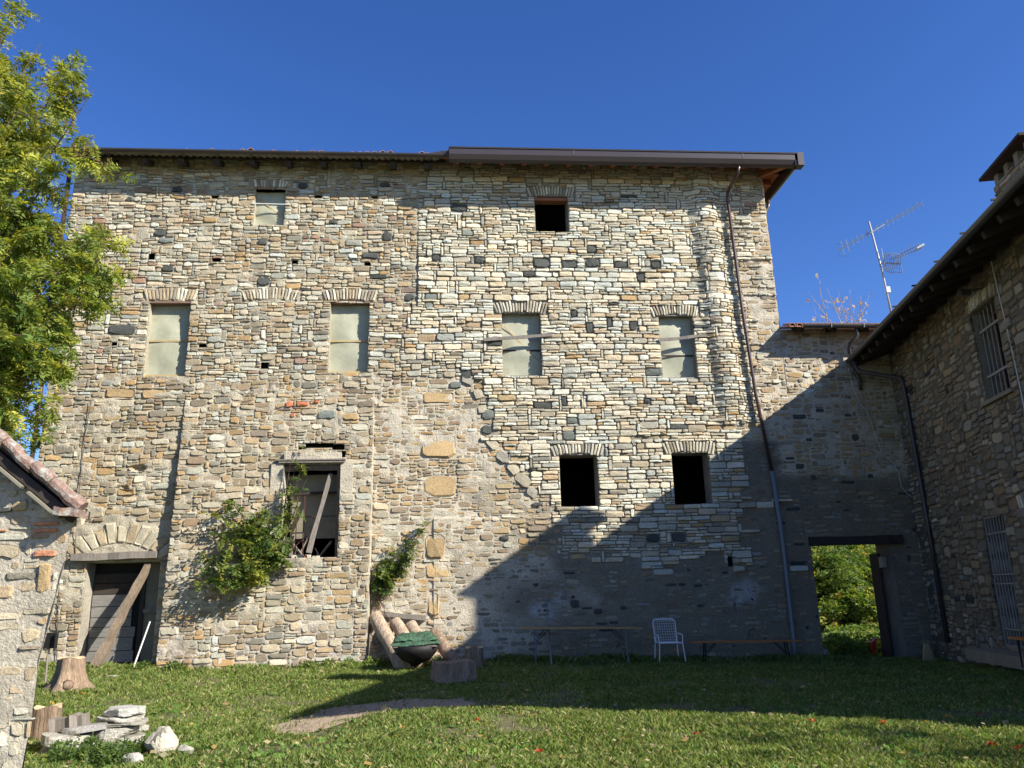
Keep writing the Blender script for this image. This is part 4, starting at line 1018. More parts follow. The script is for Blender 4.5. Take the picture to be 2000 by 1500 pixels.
# wooded bank seen through the gateway
bank = MB(); xs_ = np.linspace(8, 44, 27); ys_ = np.linspace(29.5, 52, 12)
vs = [(x, y, -.35+max(0, (y-30.5))*.42+.3*math.sin(x*1.1+y)) for x in xs_ for y in ys_]; n = len(ys_)
bank.add(vs, [(i*n+j, (i+1)*n+j, (i+1)*n+j+1, i*n+j+1) for i in range(len(xs_)-1) for j in range(n-1)])
tag(bank.build('bank', M['soil']), kind='structure')
def undergrowth(name, mids, ws, N, kind='stuff', ln=.22, r=1.0):
    B = []; D = []
    for k in range(N):
        m_ = mids[random.randrange(len(mids))]; v = Vector([random.gauss(0, 1) for _ in range(3)]).normalized()*(random.random()**.4)*m_[3]
        B.append((m_[0]+v.x, m_[1]+v.y, m_[2]+v.z*.85)); D.append(tuple((v.normalized()+Vector([random.gauss(0, .6) for _ in range(3)])).normalized()))
    V, C = leaves_np(np.array(B), np.array(D), rng.uniform(.7, 1.3, N)*ln, 3, palette(N, GREEN, ws)*1.2, lw=.55, ll=.55)
    return quads(name, V, C, M['leaf'])
mids = []
for k in range(110):
    y = random.uniform(29.5, 40); x = y*.5+random.uniform(-3.5, 5); mids.append((x, y, -.3+max(0, y-30.5)*.42+random.uniform(.2, 1.0), random.uniform(.45, .95)))
tag(undergrowth('undergrowth', mids, (4, 6, 4, 2.5, .5, .15), 42000, ln=.3), kind='stuff')
def bush(label, c, r, ws, N, ln=.2):
    t = empty('bush', (c[0], c[1], c[2]-r)); tag(t, label, 'bush'); st = MB()
    for k in range(7): st.tube(wiggle((c[0], c[1], c[2]-r-.2), (c[0]+random.gauss(0, r*.4), c[1]+random.gauss(0, r*.3), c[2]+random.uniform(-.2, .7)*r), 3, .05), [.03, .02, .012, .005], 4)
    st.build('stem', M['bark'], t); o = undergrowth('foliage', [(c[0]+random.gauss(0, r*.4), c[1]+random.gauss(0, r*.3), c[2]+random.gauss(0, r*.4), r*.5) for _ in range(12)], ws, N, ln=ln); o.parent = t; o.matrix_parent_inverse = Matrix.Translation(-Vector(t.location))
mids = [(9.4+(y-20)*.48+random.uniform(0, 3.2), y, -.3+random.uniform(0, .15), .4) for y in np.linspace(21.3, 30.5, 110)]
tag(undergrowth('meadow_growth', mids, (4, 6, 4, 1, .2, 0), 17000, ln=.2), kind='stuff')
p = atY(1712, 1215, 31.5); bush('bright yellow green bush seen low through the gateway', tuple(p), .95, (0, 3, 6, 5, 3, .2), 1700, .2)
p = atY(1650, 1195, 32); bush('feathery green bush filling the lower left of the gateway view', tuple(p), 1.05, (3, 8, 4, .3, 0, 0), 1800, .22)
p = atY(1640, 1110, 33.5); bush('darker green bush behind the feathery one through the gateway', tuple(p), 1.1, (7, 6, 2, .4, 0, 0), 1600, .22)
# tree behind the camera on the right: outside the frame, its shadow falls across the near grass
tips = [(12.6+random.gauss(0, .8), 2.8+random.gauss(0, .9), random.uniform(5.4, 7.8)) for _ in range(7)]
leafy_tree('garden_tree', 'leafy garden tree standing beyond the gable of the right hand house', (12.9, 2.2, 0), tips, .16, 5, 0, .3, 5, (3, 5, 4, 1, .3, 0), .8, per=8)

# grass --------------------------------------------------------------
def in_dirt(X, Y):
    r = np.zeros(len(X), bool); P = DIRT; j = len(P)-1
    for i in range(len(P)):
        yi, yj, xi, xj = P[i][1], P[j][1], P[i][0], P[j][0]
        c = ((yi > Y) != (yj > Y)) & (X < (xj-xi)*(Y-yi)/(yj-yi+1e-12)+xi); r ^= c; j = i
    return r
def grass():
    N = 520000
    Y = 6.2+14*rng.random(N)**1.25; X = rng.uniform(-.64, .82, N)*Y*1.0+rng.normal(0, .3, N)
    keep = (Y < 19.95) & (X < 11.8-(20-Y)*.22+.2)
    bx = (X > BX0-.05) & (X < BX1+.05) & (Y > 19.6); keep &= ~bx
    dm = in_dirt(X, Y); keep &= ~(dm & (rng.random(N) < .9))
    cl = vnoise(np.stack([X*1.3, Y*1.3, 0*X], -1), 21)*.6+vnoise(np.stack([X*4.5, Y*4.5, 0*X], -1), 22)*.5
    keep &= rng.random(N) < np.clip(.78+cl*1.0, .05, 1)
    X, Y, cl = X[keep], Y[keep], cl[keep]; N = len(X)
    Z = ground(X, Y)+vnoise(np.stack([X*1.5, Y*1.5, 0*X], -1), 1)*.012
    H = rng.uniform(.025, .065, N)*(1+cl*.55)*(1+ (Y > 19)*.8)*(1+.3*(Y > 15)); a = rng.uniform(0, 2*np.pi, N); Wd = rng.uniform(.004, .0085, N)*(1+(Y-8)*.05)
    lx, ly = np.cos(a), np.sin(a); b = rng.uniform(0, 2*np.pi, N); lean = rng.uniform(.2, 1.1, N)*H
    P0 = np.stack([X-lx*Wd, Y-ly*Wd, Z], 1); P1 = np.stack([X+lx*Wd, Y+ly*Wd, Z], 1)
    mx, my = np.cos(b)*lean, np.sin(b)*lean
    P2 = np.stack([X+lx*Wd*.7+mx*.4, Y+ly*Wd*.7+my*.4, Z+H*.65], 1); T = np.stack([X+mx, Y+my, Z+H], 1)
    V = np.stack([P0, P1, P2, T], 1)
    cs = [(.095, .15, .03), (.14, .21, .045), (.20, .25, .065), (.30, .29, .11), (.42, .37, .20)]
    yel = np.clip(.5-cl, 0, 1)
    C = palette(N, cs, (3, 5, 3.6, 1.7, .9), .15); C = C*(1+cl[:, None]*-.1)
    tag(quads('grass', V, C, M['grass']), kind='stuff')
    # broad clover-like weeds
    N = 9000; Y = 6.4+13.2*rng.random(N)**1.2; X = rng.uniform(-.62, .75, N)*Y; k = ~in_dirt(X, Y) & (X < 11.5-(20-Y)*.22) & ~((X > BX0-.05) & (X < BX1+.05) & (Y > 19.6)); X, Y = X[k], Y[k]; N = len(X)
    cl = vnoise(np.stack([X*.9, Y*.9, 0*X], -1), 31); k = cl > .0; X, Y = X[k], Y[k]; N = len(X)
    B = np.stack([X, Y, ground(X, Y)+.01], 1); D = rng.normal(0, 1, (N, 3)); D[:, 2] = np.abs(D[:, 2])*.7+.15; D /= np.linalg.norm(D, axis=1, keepdims=True)
    V, C = leaves_np(B, D, rng.uniform(.05, .11, N), 2, palette(N, [(.09, .17, .035), (.13, .21, .05)], (1, 1)), lw=.7, ll=.6, droop=.5)
    tag(quads('weeds', V, C, M['grass']), kind='stuff')
    # fallen leaves
    N = 3600; Y = 6.4+13.2*rng.random(N)**1.1; X = rng.uniform(-.62, .72, N)*Y; k = (X < 11.5-(20-Y)*.22) & ((X < 2) | (rng.random(N) < .45)) & ~((X > BX0-.05) & (X < BX1+.05) & (Y > 19.5)); X, Y = X[k], Y[k]; N = len(X)
    Z = ground(X, Y)+rng.uniform(.03, .065, N); s_ = rng.uniform(.010, .024, N)*(1+(rng.random(N) < .06)*.9); a = rng.uniform(0, 6.28, N)
    dx, dy = np.cos(a), np.sin(a); tz = rng.normal(0, .35, N)
    V = np.stack([np.stack([X-dx*s_*1.5, Y-dy*s_*1.5, Z], 1), np.stack([X-dy*s_*.8, Y+dx*s_*.8, Z+tz*s_], 1), np.stack([X+dx*s_*1.5, Y+dy*s_*1.5, Z+.3*s_], 1), np.stack([X+dy*s_*.8, Y-dx*s_*.8, Z-tz*s_+.3*s_], 1)], 1)
    C = palette(N, [(.46, .37, .19), (.44, .29, .09), (.30, .19, .10), (.42, .37, .22)], (5, 2, 2, 3))
    tag(quads('fallen_leaves', V, C, M['leaf']), kind='stuff')
grass()
def big_leaf(px, py, col, label, s_=.045):
    p = G(px, py); p.z += .07; n = 12; vs = [tuple(p+Vector((0, 0, .0)))]
    for k in range(n):
        a = 2*math.pi*k/n; r = s_*(1 if k % 2 == 0 else .5)*random.uniform(.8, 1.2); vs.append((p.x+math.cos(a)*r, p.y+math.sin(a)*r, p.z+random.uniform(-.012, .035)))
    o = MB().add(vs, [(0, 1+k, 1+(k+1) % n) for k in range(n)], col).build('autumn_leaf', M['leaf']); tag(o, label, 'leaf', 'large fallen leaves on the grass')
for px, py, c, l in ((1362,1447,(.42,.07,.02),'dark red curled leaf on the sunlit grass below the bench'),(1588,1422,(.55,.16,.04),'orange leaf lying right of the middle of the lawn, near the shade edge'),(1725,1425,(.55,.15,.04),'orange leaf standing up in the grass near the shade edge'),
    (1855,1413,(.6,.25,.06),'long pale orange leaf by the shade edge at the right'),(1912,1406,(.3,.05,.02),'dark red leaf right beside the long orange leaf'),(932,1419,(.55,.12,.03),'bright orange leaf left on the grass below the bare dirt'),(1055,1483,(.5,.09,.03),'red orange leaf near the bottom middle of the lawn'),
    (162,1363,(.62,.36,.04),'yellow orange leaf just below the root stump'),(100,1383,(.6,.42,.08),'pale yellow leaf left of the stacked slabs'),(788,1434,(.55,.35,.16),'tan leaf on the grass left of the bright orange one'),(1940,1470,(.4,.06,.02),'dark red leaf at the lower right corner of the lawn'),(1990,1478,(.5,.1,.03),'red leaf at the very right edge of the lawn')):
    big_leaf(px, py, c, l)

# ================================================================== OUTBUILDING AT THE LEFT
SY = 8.5
def SP_(px, py): p = atY(px, py, SY); return p.x, p.z
edge = [SP_(*p) for p in ((150, 1008), (128, 1090), (100, 1200), (76, 1290), (66, 1380), (56, 1440), (46, 1500))]
def edge_x(z): return float(np.interp(z, [e[1] for e in edge][::-1], [e[0] for e in edge][::-1]))
shed = empty('outbuilding', (-6, SY, 0)); tag(shed, 'small rubble and brick outbuilding with a lichen covered tile verge at the left edge', 'outbuilding')
xr, zr = SP_(150, 1005); sl = .80
def vz(x): return zr+(xr-x)*sl
WS = Wall((0, SY, 0), (1, 0, 0), (0, -1, 0), lambda u, v: .02*math.sin(u*2.7+v*1.9))
obS = []
for x0_, y0_, x1_, y1_, nm in ((62,1017,118,1029,'brick'),(62,1030,116,1042,'brick'),(62,1073,112,1089,'brick'),(-20,870+120,24,1002,'dark'),(-6,1033,14,1040,'brick'),(70,1095,104,1160,'ochre'),(20,975,60,1000,'ochre')):
    a = SP_(x0_, y1_); b = SP_(x1_, y0_); r = [a[0], b[0], a[1], b[1]]; obS.append(r); WS.rect(*r, 'B', {'brick': (.50, .22, .12)}.get(nm, CC[nm]), p=.03, warp=False)
for z_ in np.arange(-.4, 2.6, .1): obS.append([edge_x(z_+.05)+random.uniform(-.03, .04), -3.0, z_, z_+.101])
for u_ in np.arange(-8.1, -3.5, .12): obS.append([u_, u_+.121, vz(u_)-.06, 9])
for s in pack(-8.0, -3.6, -.3, 5.2, obS, lambda u, v: 'S'):
    WS.rect(*s)
WS.build(shed)
us = np.arange(-8.2, -3.55, .07); mb = MB(); zs_ = np.arange(-.4, 6.2, .07)
vs = []; idx = {}
for j, z in enumerate(zs_):
    for i, u in enumerate(us):
        uu = min(u, edge_x(z)); zz = min(z, vz(uu)-.03); rel = float(vnoise(np.array([uu*4, zz*5, 2.]), 6))*.018
        vs.append((uu, SY-.02*math.sin(uu*2.7+zz*1.9)-rel, zz))
nu = len(us); fs = []
for j in range(len(zs_)-1):
    for i in range(nu-1):
        q4 = (j*nu+i, j*nu+i+1, (j+1)*nu+i+1, (j+1)*nu+i)
        if len({tuple(np.round(vs[k], 3)) for k in q4}) == 4: fs.append(q4)
mb.add(vs, fs, (.43, .385, .30)).build('wall', M['mortar'], shed)
mb = MB()   # returning side wall and closed rear
for j in range(len(edge)-1):
    (xa, za), (xb_, zb_) = edge[j], edge[j+1]; mb.add([(xa, SY, za), (xa-2.2, SY+4, za), (xb_-2.2, SY+4, zb_), (xb_, SY, zb_)], [(0, 1, 2, 3)], (.4, .36, .28))
xa, za = edge[-1]; mb.add([(xa, SY, za), (xa-2.2, SY+4, za), (xa-2.2, SY+4, -.4), (xa, SY, -.4)], [(0, 1, 2, 3)], (.4, .36, .28))
mb.build('side_wall', M['mortar'], shed)
dv = Vector((-1, 0, sl)).normalized()
p0 = Vector((xr+.04, SY-.10, vz(xr+.04)+.02)); L_ = 5.2
nv = Vector((sl, 0, 1)).normalized(); bk = Vector((-2.2, 4, 0))
rf = MB().add([p0+nv*.02, p0+dv*L_+nv*.02, p0+dv*L_+bk+nv*.02, p0+bk+nv*.02, p0+nv*.07, p0+dv*L_+nv*.07, p0+dv*L_+bk+nv*.07, p0+bk+nv*.07], [(3, 2, 1, 0), (4, 5, 6, 7), (0, 1, 5, 4), (3, 0, 4, 7)]).build('roof', M['dark_wood'], shed)
for row in range(3):
    for k in range(24):
        j_ = random.uniform(-.02, .02); a = p0+dv*(k*.21+random.uniform(-.03, .03))+nv*(.075+.03*random.random())+Vector((-.55, 1, 0)).normalized()*(row*.21+j_)+Vector((0, -.02, 0)); r_ = random.uniform(.062, .082)
        tilt_ = Vector((0, random.uniform(-.06, .06), random.uniform(-.03, .03)))
        MB().tube([a, a+dv*.08+nv*.006, a+dv*.16+tilt_*.3, a+dv*.27+nv*.02+tilt_*.5], [r_*.93, r_, r_*.93, r_*.8], 9).build('tile', M['lichen'], rf)
MB().beam(p0+nv*-.05+Vector((0, .03, 0)), p0+dv*L_+nv*-.05+Vector((0, .03, 0)), .08, .09).build('verge_beam', M['dark_wood'], rf)
for k in range(8):
    a = p0+dv*(k*.5+.1)+nv*-.12; MB().beam(a, a+dv*.42, .1, .025).build('flat_stone', M['inner'], rf)
sb = Vector(atY(142, 999, SY-.1)); MB().beam(sb+Vector((-.12, 0, .0)), sb+Vector((.1, 0, -.03)), .3, .07, jit=.01, seg=3).build('corner_slab', M['lichen'], rf)

# ================================================================== THINGS IN THE YARD
def chipped(rx, ry, rz_, seed, nplanes=12, nu=22, nv=13, flat=0):
    """angular stone: a ball cut by random planes, with small surface roughness"""
    g = np.random.default_rng(seed); n_ = g.normal(size=(nplanes, 3)); n_[0] = (0, 0, 1); n_[1] = (0, 0, -1); n_ /= np.linalg.norm(n_, axis=1, keepdims=True)
    if flat: n_[2:, 2] *= .35; n_ /= np.linalg.norm(n_, axis=1, keepdims=True)
    dd_ = g.uniform(.6, .95, nplanes); dd_[0] = .86; vs = []
    for j in range(nv+1):
        th = math.pi*j/nv
        for i in range(nu):
            ph = 2*math.pi*i/nu; q = np.array([math.sin(th)*math.cos(ph), math.sin(th)*math.sin(ph), math.cos(th)])
            k = n_@q; m_ = k > .05; r = min(1.08, float(np.min(dd_[m_]/k[m_]))) if m_.any() else 1
            r *= 1+.05*float(vnoise(q*3+seed, 3))+.03*float(vnoise(q*8+seed, 5)); vs.append((q[0]*r*rx, q[1]*r*ry, q[2]*r*rz_))
    fs = []
    for j in range(nv):
        for i in range(nu):
            i2 = (i+1) % nu; a_, b_, c_, d_ = j*nu+i, (j+1)*nu+i, (j+1)*nu+i2, j*nu+i2
            fs.append((b_, c_, d_) if j == 0 else (a_, b_, d_) if j == nv-1 else (a_, b_, c_, d_))
    return vs, fs
def rock(name, px, py, w, h, d, col, label, cat='stone', group=None, lift=0, flat=.25, top=None, rz=0, n=9, Y=None):
    """irregular stone: px,py = where its foot stands"""
    p = G(px, py) if Y is None else atY(px, py, Y)
    V_, fs = chipped(w/2, d/2, h*.62, random.randrange(999), 10)
    cr, sr = math.cos(rz), math.sin(rz); vs = [(p.x+x*cr-y*sr, p.y+x*sr+y*cr, p.z+h*.33+z+lift) for x, y, z in V_]
    o = MB().add(vs, fs, col).build(name, M['slab']); tag(o, label, cat, group); return o, p
gw = (.40, .385, .34); gd = (.20, .19, .17); gm = (.36, .34, .28)
# rounded slab stack
base = G(222, 1462)
def slab(x, y, z, w, d, h, col, label, rz=0, tilt=0, group='flat stones stacked by the outbuilding'):
    V_, fs = chipped(1, 1, 1, random.randrange(999), 10, 26, 12, 1); vs = []
    for X, Y_, Z_ in V_:
        zf = math.copysign(min(1, abs(Z_)*1.9), Z_); rr_ = 1/max(.55, math.sqrt(X*X+Y_*Y_+1e-6)) if abs(Z_) < .6 else 1.0
        rr_ = min(rr_, 1.25); X, Y_ = X*rr_*w/2, Y_*rr_*d/2; ca, sa = math.cos(rz), math.sin(rz); X, Y_ = X*ca-Y_*sa, X*sa+Y_*ca
        vs.append((x+X, y+Y_, z+h/2+zf*h/2+X*tilt+.008*float(vnoise(np.array([X*9, Y_*9, z*7]), 4))))
    tag(MB().add(vs, fs, col).build('stone_slab', M['slab']), label, 'stone slab', group)
bz = float(ground(base.x, base.y))
x, y = base.x, base.y+.15
slab(x, y, bz-.02, .52, .5, .13, gm, 'lowest brownish slab of the round slab stack beside the white rock')
slab(x-.05, y, bz+.115, .48, .46, .10, (.42, .40, .34), 'thick lower slab in the round stack, just below the thin tilted one', tilt=-.03)
slab(x+.02, y, bz+.22, .52, .46, .045, (.34, .32, .27), 'thin tilted slab in the middle of the round stack', tilt=.04)
slab(x-.01, y, bz+.268, .50, .45, .05, (.40, .38, .33), 'thin slab directly under the pale top slab', tilt=.0)
slab(x+.01, y, bz+.322, .46, .42, .085, (.46, .45, .41), 'pale grey rounded slab on top of the stack')
b2 = G(120, 1478); z2 = float(ground(b2.x, b2.y)); 
slab(b2.x, b2.y+.2, z2-.02, .62, .45, .12, (.34, .32, .28), 'bottom pale slab of the low pile beside the outbuilding', .3, .05)
slab(b2.x-.05, b2.y+.2, z2+.10, .5, .42, .10, (.40, .38, .32), 'cream angular slab lying on the low pile beside the outbuilding', .8, -.08)
slab(b2.x+.08, b2.y+.28, z2+.20, .50, .36, .07, (.26, .25, .23), 'grey slab carrying the weathered wooden block', .2, .10)
wa, wc = atY(104, 1416, b2.y+.3), atY(168, 1404, b2.y+.32)
wb = MB().beam(wa, wc, .26, .13, jit=.02, seg=6).build('wooden_block', M['grey_wood'])
tag(wb, 'weathered grey split wooden block lying on the low stone pile', 'wooden block')
rock('rock', 312, 1472, .36, .30, .3, (.50, .46, .36), 'angular cream white rock on the grass right of the slab stack', 'rock', rz=.5, n=7)
rock('rock', 275, 1432, .20, .12, .18, gm, 'small grey brown rock between the slab stack and the white rock', 'rock')
rock('rock', 362, 1472, .16, .10, .14, gm, 'small half buried rock right of the white rock', 'rock')
rock('rock', 258, 1495, .2, .13, .2, (.4, .38, .33), 'rounded grey rock at the bottom edge below the slab stack', 'rock')
rock('rock', 222, 1322, .28, .04, .16, gw, 'flat pale stone in the grass in front of the old door', 'stone')
# low weeds around the pile
mids = []
for px, py in ((130,1480),(160,1470),(190,1475),(210,1490),(240,1478),(110,1495),(150,1495),(270,1470),(170,1488),(230,1495)):
    p = G(px, py); mids.append((p.x, p.y-.05, p.z+.03, .15))
tag(undergrowth('ground_weeds', mids, (8, 6, 1, 0, 0, 0), 1300, ln=.07), kind='stuff')
mids = []
for px, py in ((325,1300),(345,1310),(620,1300),(655,1298),(690,1300),(980,1290),(1000,1288),(1130,1285),(1160,1285),(840,1300),(855,1305),(1200,1285),(1870,1270),(1890,1275),(1620,1283),(745,1300),(730,1296)):
    p = G(px, py); mids.append((p.x, min(p.y, 19.3), float(ground(p.x, 19.3))+.04, .17))
tag(undergrowth('wall_foot_weeds', mids, (7, 7, 3, .5, 0, 0), 1500, ln=.11), kind='stuff')

# stump with root flare and the shovel
def stump(px, py, r, h, label, mat_='redlog', flare=.6, knots=0, cut='endgrain'):
    p = G(px, py); t = empty('tree_stump', tuple(p)); tag(t, label, 'tree stump'); n = 36; vs = []; lv = [(-.05, 1+flare), (.08, 1+flare*.75), (.3, 1+flare*.25), (.6, 1.0), (1, .97)]
    ph = [random.uniform(0, 6.28) for _ in range(3)]
    for zz, k in lv:
        for i in range(n):
            a = 2*math.pi*i/n; lob = 1+(.10+flare*.35*(1-zz))*math.sin(4*a+ph[0])*.6+.05*math.sin(7*a+ph[1])+(.035 if i % 2 else -.02); vs.append((p.x+math.cos(a)*r*k*lob, p.y+math.sin(a)*r*k*lob, p.z+zz*h+.02*math.sin(3*a+ph[2])*zz))
    fs = []
    for q_ in range(len(lv)-1):
        for i in range(n): fs.append((q_*n+i, q_*n+(i+1) % n, (q_+1)*n+(i+1) % n, (q_+1)*n+i))
    MB().add(vs, fs).build('bark', M[mat_], t, smooth=True)
    k = (len(lv)-1)*n; MB().add([(v[0], v[1], v[2]+.002) for v in vs[k:]], [tuple(range(n))]).build('cut_top', M[cut], t)
    for j in range(knots):
        a = -1.2+j*.9; c = Vector((p.x+math.cos(a)*r*1.25, p.y+math.sin(a)*r*1.25, p.z+.12)); MB().tube([c, c+Vector((math.cos(a)*.12, math.sin(a)*.12, -.01))], [.10, .05], 9).build('knot', M[mat_], t, smooth=True)
    return p
stump(132, 1350, .22, .56, 'pale barked stump with flared roots left of the old door', flare=.85, knots=1)
stump(88, 1440, .15, .34, 'narrow reddish stump between the outbuilding and the low stone pile', flare=.1)
stump(888, 1333, .40, .36, 'large dark tree stump standing at the shade edge in front of the logs', flare=.15, cut='redlog')
stump(926, 1306, .20, .44, 'tall narrow stump standing just behind the large dark stump', flare=.05)
b = G(88, 1335); t = empty('shovel', tuple(b)); tag(t, 'black bladed shovel standing blade up behind the flared stump', 'shovel')
top = atY(95, 1262, b.y+.1); MB().tube([b, top], .02, 6).build('handle', M['grey_wood'], t)
c1, c2 = atY(82, 1236, b.y+.1), atY(112, 1266, b.y+.1)
MB().box((c1.x, b.y+.06, c2.z), (c2.x, b.y+.09, c1.z)).box((c1.x, b.y-.02, c2.z), (c1.x+.015, b.y+.06, c1.z)).box((c2.x-.015, b.y-.02, c2.z), (c2.x, b.y+.06, c1.z)).build('blade', M['iron'], t)
# leaning beam and stick at the door
t = MB().beam(atY(186, 1302, 19.25), atY(290, 1102, WY+.02), .16, .19, (1, 0, 0), jit=.02, seg=9, taper=.75).build('leaning_beam', M['brown_wood']); tag(t, 'cracked brown wooden beam leaning across the old door', 'beam')
t = MB().tube([atY(261, 1303, 19.4), atY(293, 1214, 19.75)], .018, 6).build('leaning_pole', M['cable']); tag(t, 'thin pale pole leaning in the right side of the old doorway', 'pole')
# leaning logs
def log(px0, py0, Y0, px1, py1, Y1, r, label, mat_='logbark'):
    a = atY(px0, py0, Y0); b_ = atY(px1, py1, Y1); t = empty('log', tuple(a)); tag(t, label, 'log', 'logs leaning on the wall')
    pts = wiggle(a, b_, 7, .012); MB().tube(pts, [r*random.uniform(.93, 1.07) for _ in pts], 12, caps=False).build('bark', M[mat_], t, smooth=True)
    d = (b_-a).normalized(); MB().tube([b_-d*.01, b_+d*.004], r*.97, 12).build('cut_end', M['endgrain'], t); MB().tube([a+d*.01, a-d*.004], r*.97, 12).build('cut_end', M['endgrain'], t)
    kb = MB()
    for k in range(5):
        p = a.lerp(b_, random.uniform(.1, .9)); s_ = Vector((random.uniform(-.7, .9), -1, .2)).normalized(); MB().tube([p+s_*r*.85, p+s_*r*1.12], [.035, .02], 6).build('knot', M['brown_wood'], t)
log(795, 1318, 18.7, 733, 1204, 19.75, .17, 'leftmost and thickest pale log leaning on the wall', 'logbark')
log(822, 1295, 18.9, 772, 1216, 19.8, .155, 'log leaning just right of the thickest one, with a crack at its top')
log(850, 1290, 18.9, 802, 1222, 19.8, .15, 'shorter knotted log leaning behind the green tarpaulin')
log(892, 1300, 18.8, 848, 1236, 19.7, .15, 'rightmost leaning log with a rough broken top', 'redlog')
t = MB().beam(W(735, 1197)[0:1]+(WY-.06, W(735, 1197)[1]), W(832, 1207)[0:1]+(WY-.06, W(832, 1207)[1]), .1, .12, jit=.01, seg=4).build('timber_insert', M['grey_wood'], bld)
# tub on a foot with a folded tarpaulin
b = G(812, 1316); b.y = min(b.y, 18.5); b = Vector((atY(812, 1310, 18.3).x, 18.3, 0)); b.z = float(ground(b.x, b.y))
t = empty('brazier', tuple(b)); tag(t, 'black round brazier bowl on a short foot beside the leaning logs', 'brazier')
prof = [(.05, 0), (.06, .10), (.12, .14), (.30, .22), (.44, .36), (.52, .52), (.50, .52), (.42, .38)]; n = 20; vs = []
for r, z in prof:
    for i in range(n): a = 2*math.pi*i/n; vs.append((b.x+math.cos(a)*r, b.y+math.sin(a)*r, b.z+z))
MB().add(vs, [(k*n+i, k*n+(i+1) % n, (k+1)*n+(i+1) % n, (k+1)*n+i) for k in range(len(prof)-1) for i in range(n)]).build('bowl', M['iron'], t, smooth=True)
MB().tube([(b.x, b.y, b.z-.02), (b.x, b.y, b.z+.03)], .22, 14).build('foot', M['iron'], t)
MB().box((b.x-.46, b.y-.36, b.z+.50), (b.x+.46, b.y+.3, b.z+.53)).build('cover_board', M['grey_wood'], t)
vs = []; fs = []; 
def tarp(z0, w, d, h, seed, label):
    nx, ny = 26, 14; vs = []
    for side in (0, 1):
        for i in range(nx+1):
            for j in range(ny+1):
                u, v = i/nx*2-1, j/ny*2-1; e = (1-abs(u)**5)*(1-abs(v)**5)
                nz = float(vnoise(np.array([u*3.5, v*3, seed]), 2))*.035+float(vnoise(np.array([u*9, v*7, seed]), 3))*.018
                x_ = b.x-.0+u*w/2*(1+.04*math.sin(v*5+seed)); y_ = b.y-.03+v*d/2*(1+.05*math.sin(u*4+seed))
                vs.append((x_, y_, z0+(h*e**.5+nz if side else nz*.6-.01)))
    m = (nx+1)*(ny+1); fs = []
    for side in (0, 1):
        for i in range(nx):
            for j in range(ny):
                k = side*m+i*(ny+1)+j; q4 = (k, k+ny+1, k+ny+2, k+1); fs.append(q4 if side else q4[::-1])
    for i in range(nx):
        for j in (0, ny): k = i*(ny+1)+j; fs.append((k, k+ny+1, m+k+ny+1, m+k) if j == 0 else (k+ny+1, k, m+k, m+k+ny+1))
    for j in range(ny):
        for i in (0, nx): k = i*(ny+1)+j; fs.append((k+1, k, m+k, m+k+1) if i == 0 else (k, k+1, m+k+1, m+k))
    return MB().add(vs, fs)
t = empty('folded_tarpaulin', (b.x, b.y, b.z+.54)); tag(t, 'crumpled green tarpaulin folded in layers on top of the brazier', 'tarpaulin')
tarp(b.z+.55, 1.02, .72, .09, 1.3, '').build('lower_fold', M['tarp'], t, smooth=True); tarp(b.z+.64, .92, .62, .08, 4.1, '').build('middle_fold', M['tarp'], t, smooth=True); tarp(b.z+.71, .72, .5, .07, 8.2, '').build('top_fold', M['tarp'], t, smooth=True)
# trestle table --------------------------------------------------------
def trestle(name, label, cat, x0, x1, Y, d, h, topm, leg0, leg1, yaw=.0):
    t = empty(name, ((x0+x1)/2, Y, float(ground((x0+x1)/2, Y)))); tag(t, label, cat); z0, z1 = float(ground(x0, Y)), float(ground(x1, Y))
    def P(x, y, z): k = (x-x0)/(x1-x0); return Vector((x, Y+y+k*yaw, z0*(1-k)+z1*k+z))
    a, b_ = P(x0, 0, h), P(x1, 0, h)
    MB().beam(a, b_, d, .035).build('top', M[topm], t)
    for x, m_, s_ in ((x0+(x1-x0)*.12, leg0, 1), (x0+(x1-x0)*.86, leg1, -1)):
        for y in (-d/2+.06, d/2-.06):
            f = P(x-s_*.05, y, 0); MB().tube([f, P(x, y, h-.02)], .017, 6).build('leg', M[m_], t)
            MB().tube([P(x, y, h-.28), P(x+s_*.25, y, h-.03)], .011, 5).build('brace', M['iron'], t)
        MB().tube([P(x-s_*.02, -d/2+.06, h*.4), P(x-s_*.02, d/2-.06, h*.4)], .011, 5).build('crossbar', M['iron'], t)
a = atY(1018, 1228, 18.9); b_ = atY(1250, 1224, 18.9)
trestle('trestle_table', 'long yellow topped folding table with pale metal legs in the shade', 'table', a.x, b_.x, 18.85, .6, .80, 'beer_table', 'greypipe', 'greypipe', .2)
a = atY(1350, 1251, 19.0); b_ = atY(1560, 1246, 19.2)
trestle('bench', 'long low wooden bench with dark folding legs right of the white chair', 'bench', a.x, b_.x, 19.0, .26, .48, 'orange', 'iron', 'iron', .15)
t = MB().tube([atY(1078, 1306, 18.1), atY(1067, 1172, WY-.06)], .017, 6).build('leaning_pole', M['greypipe']); tag(t, 'long grey pole leaning on the wall in front of the folding table', 'pole')
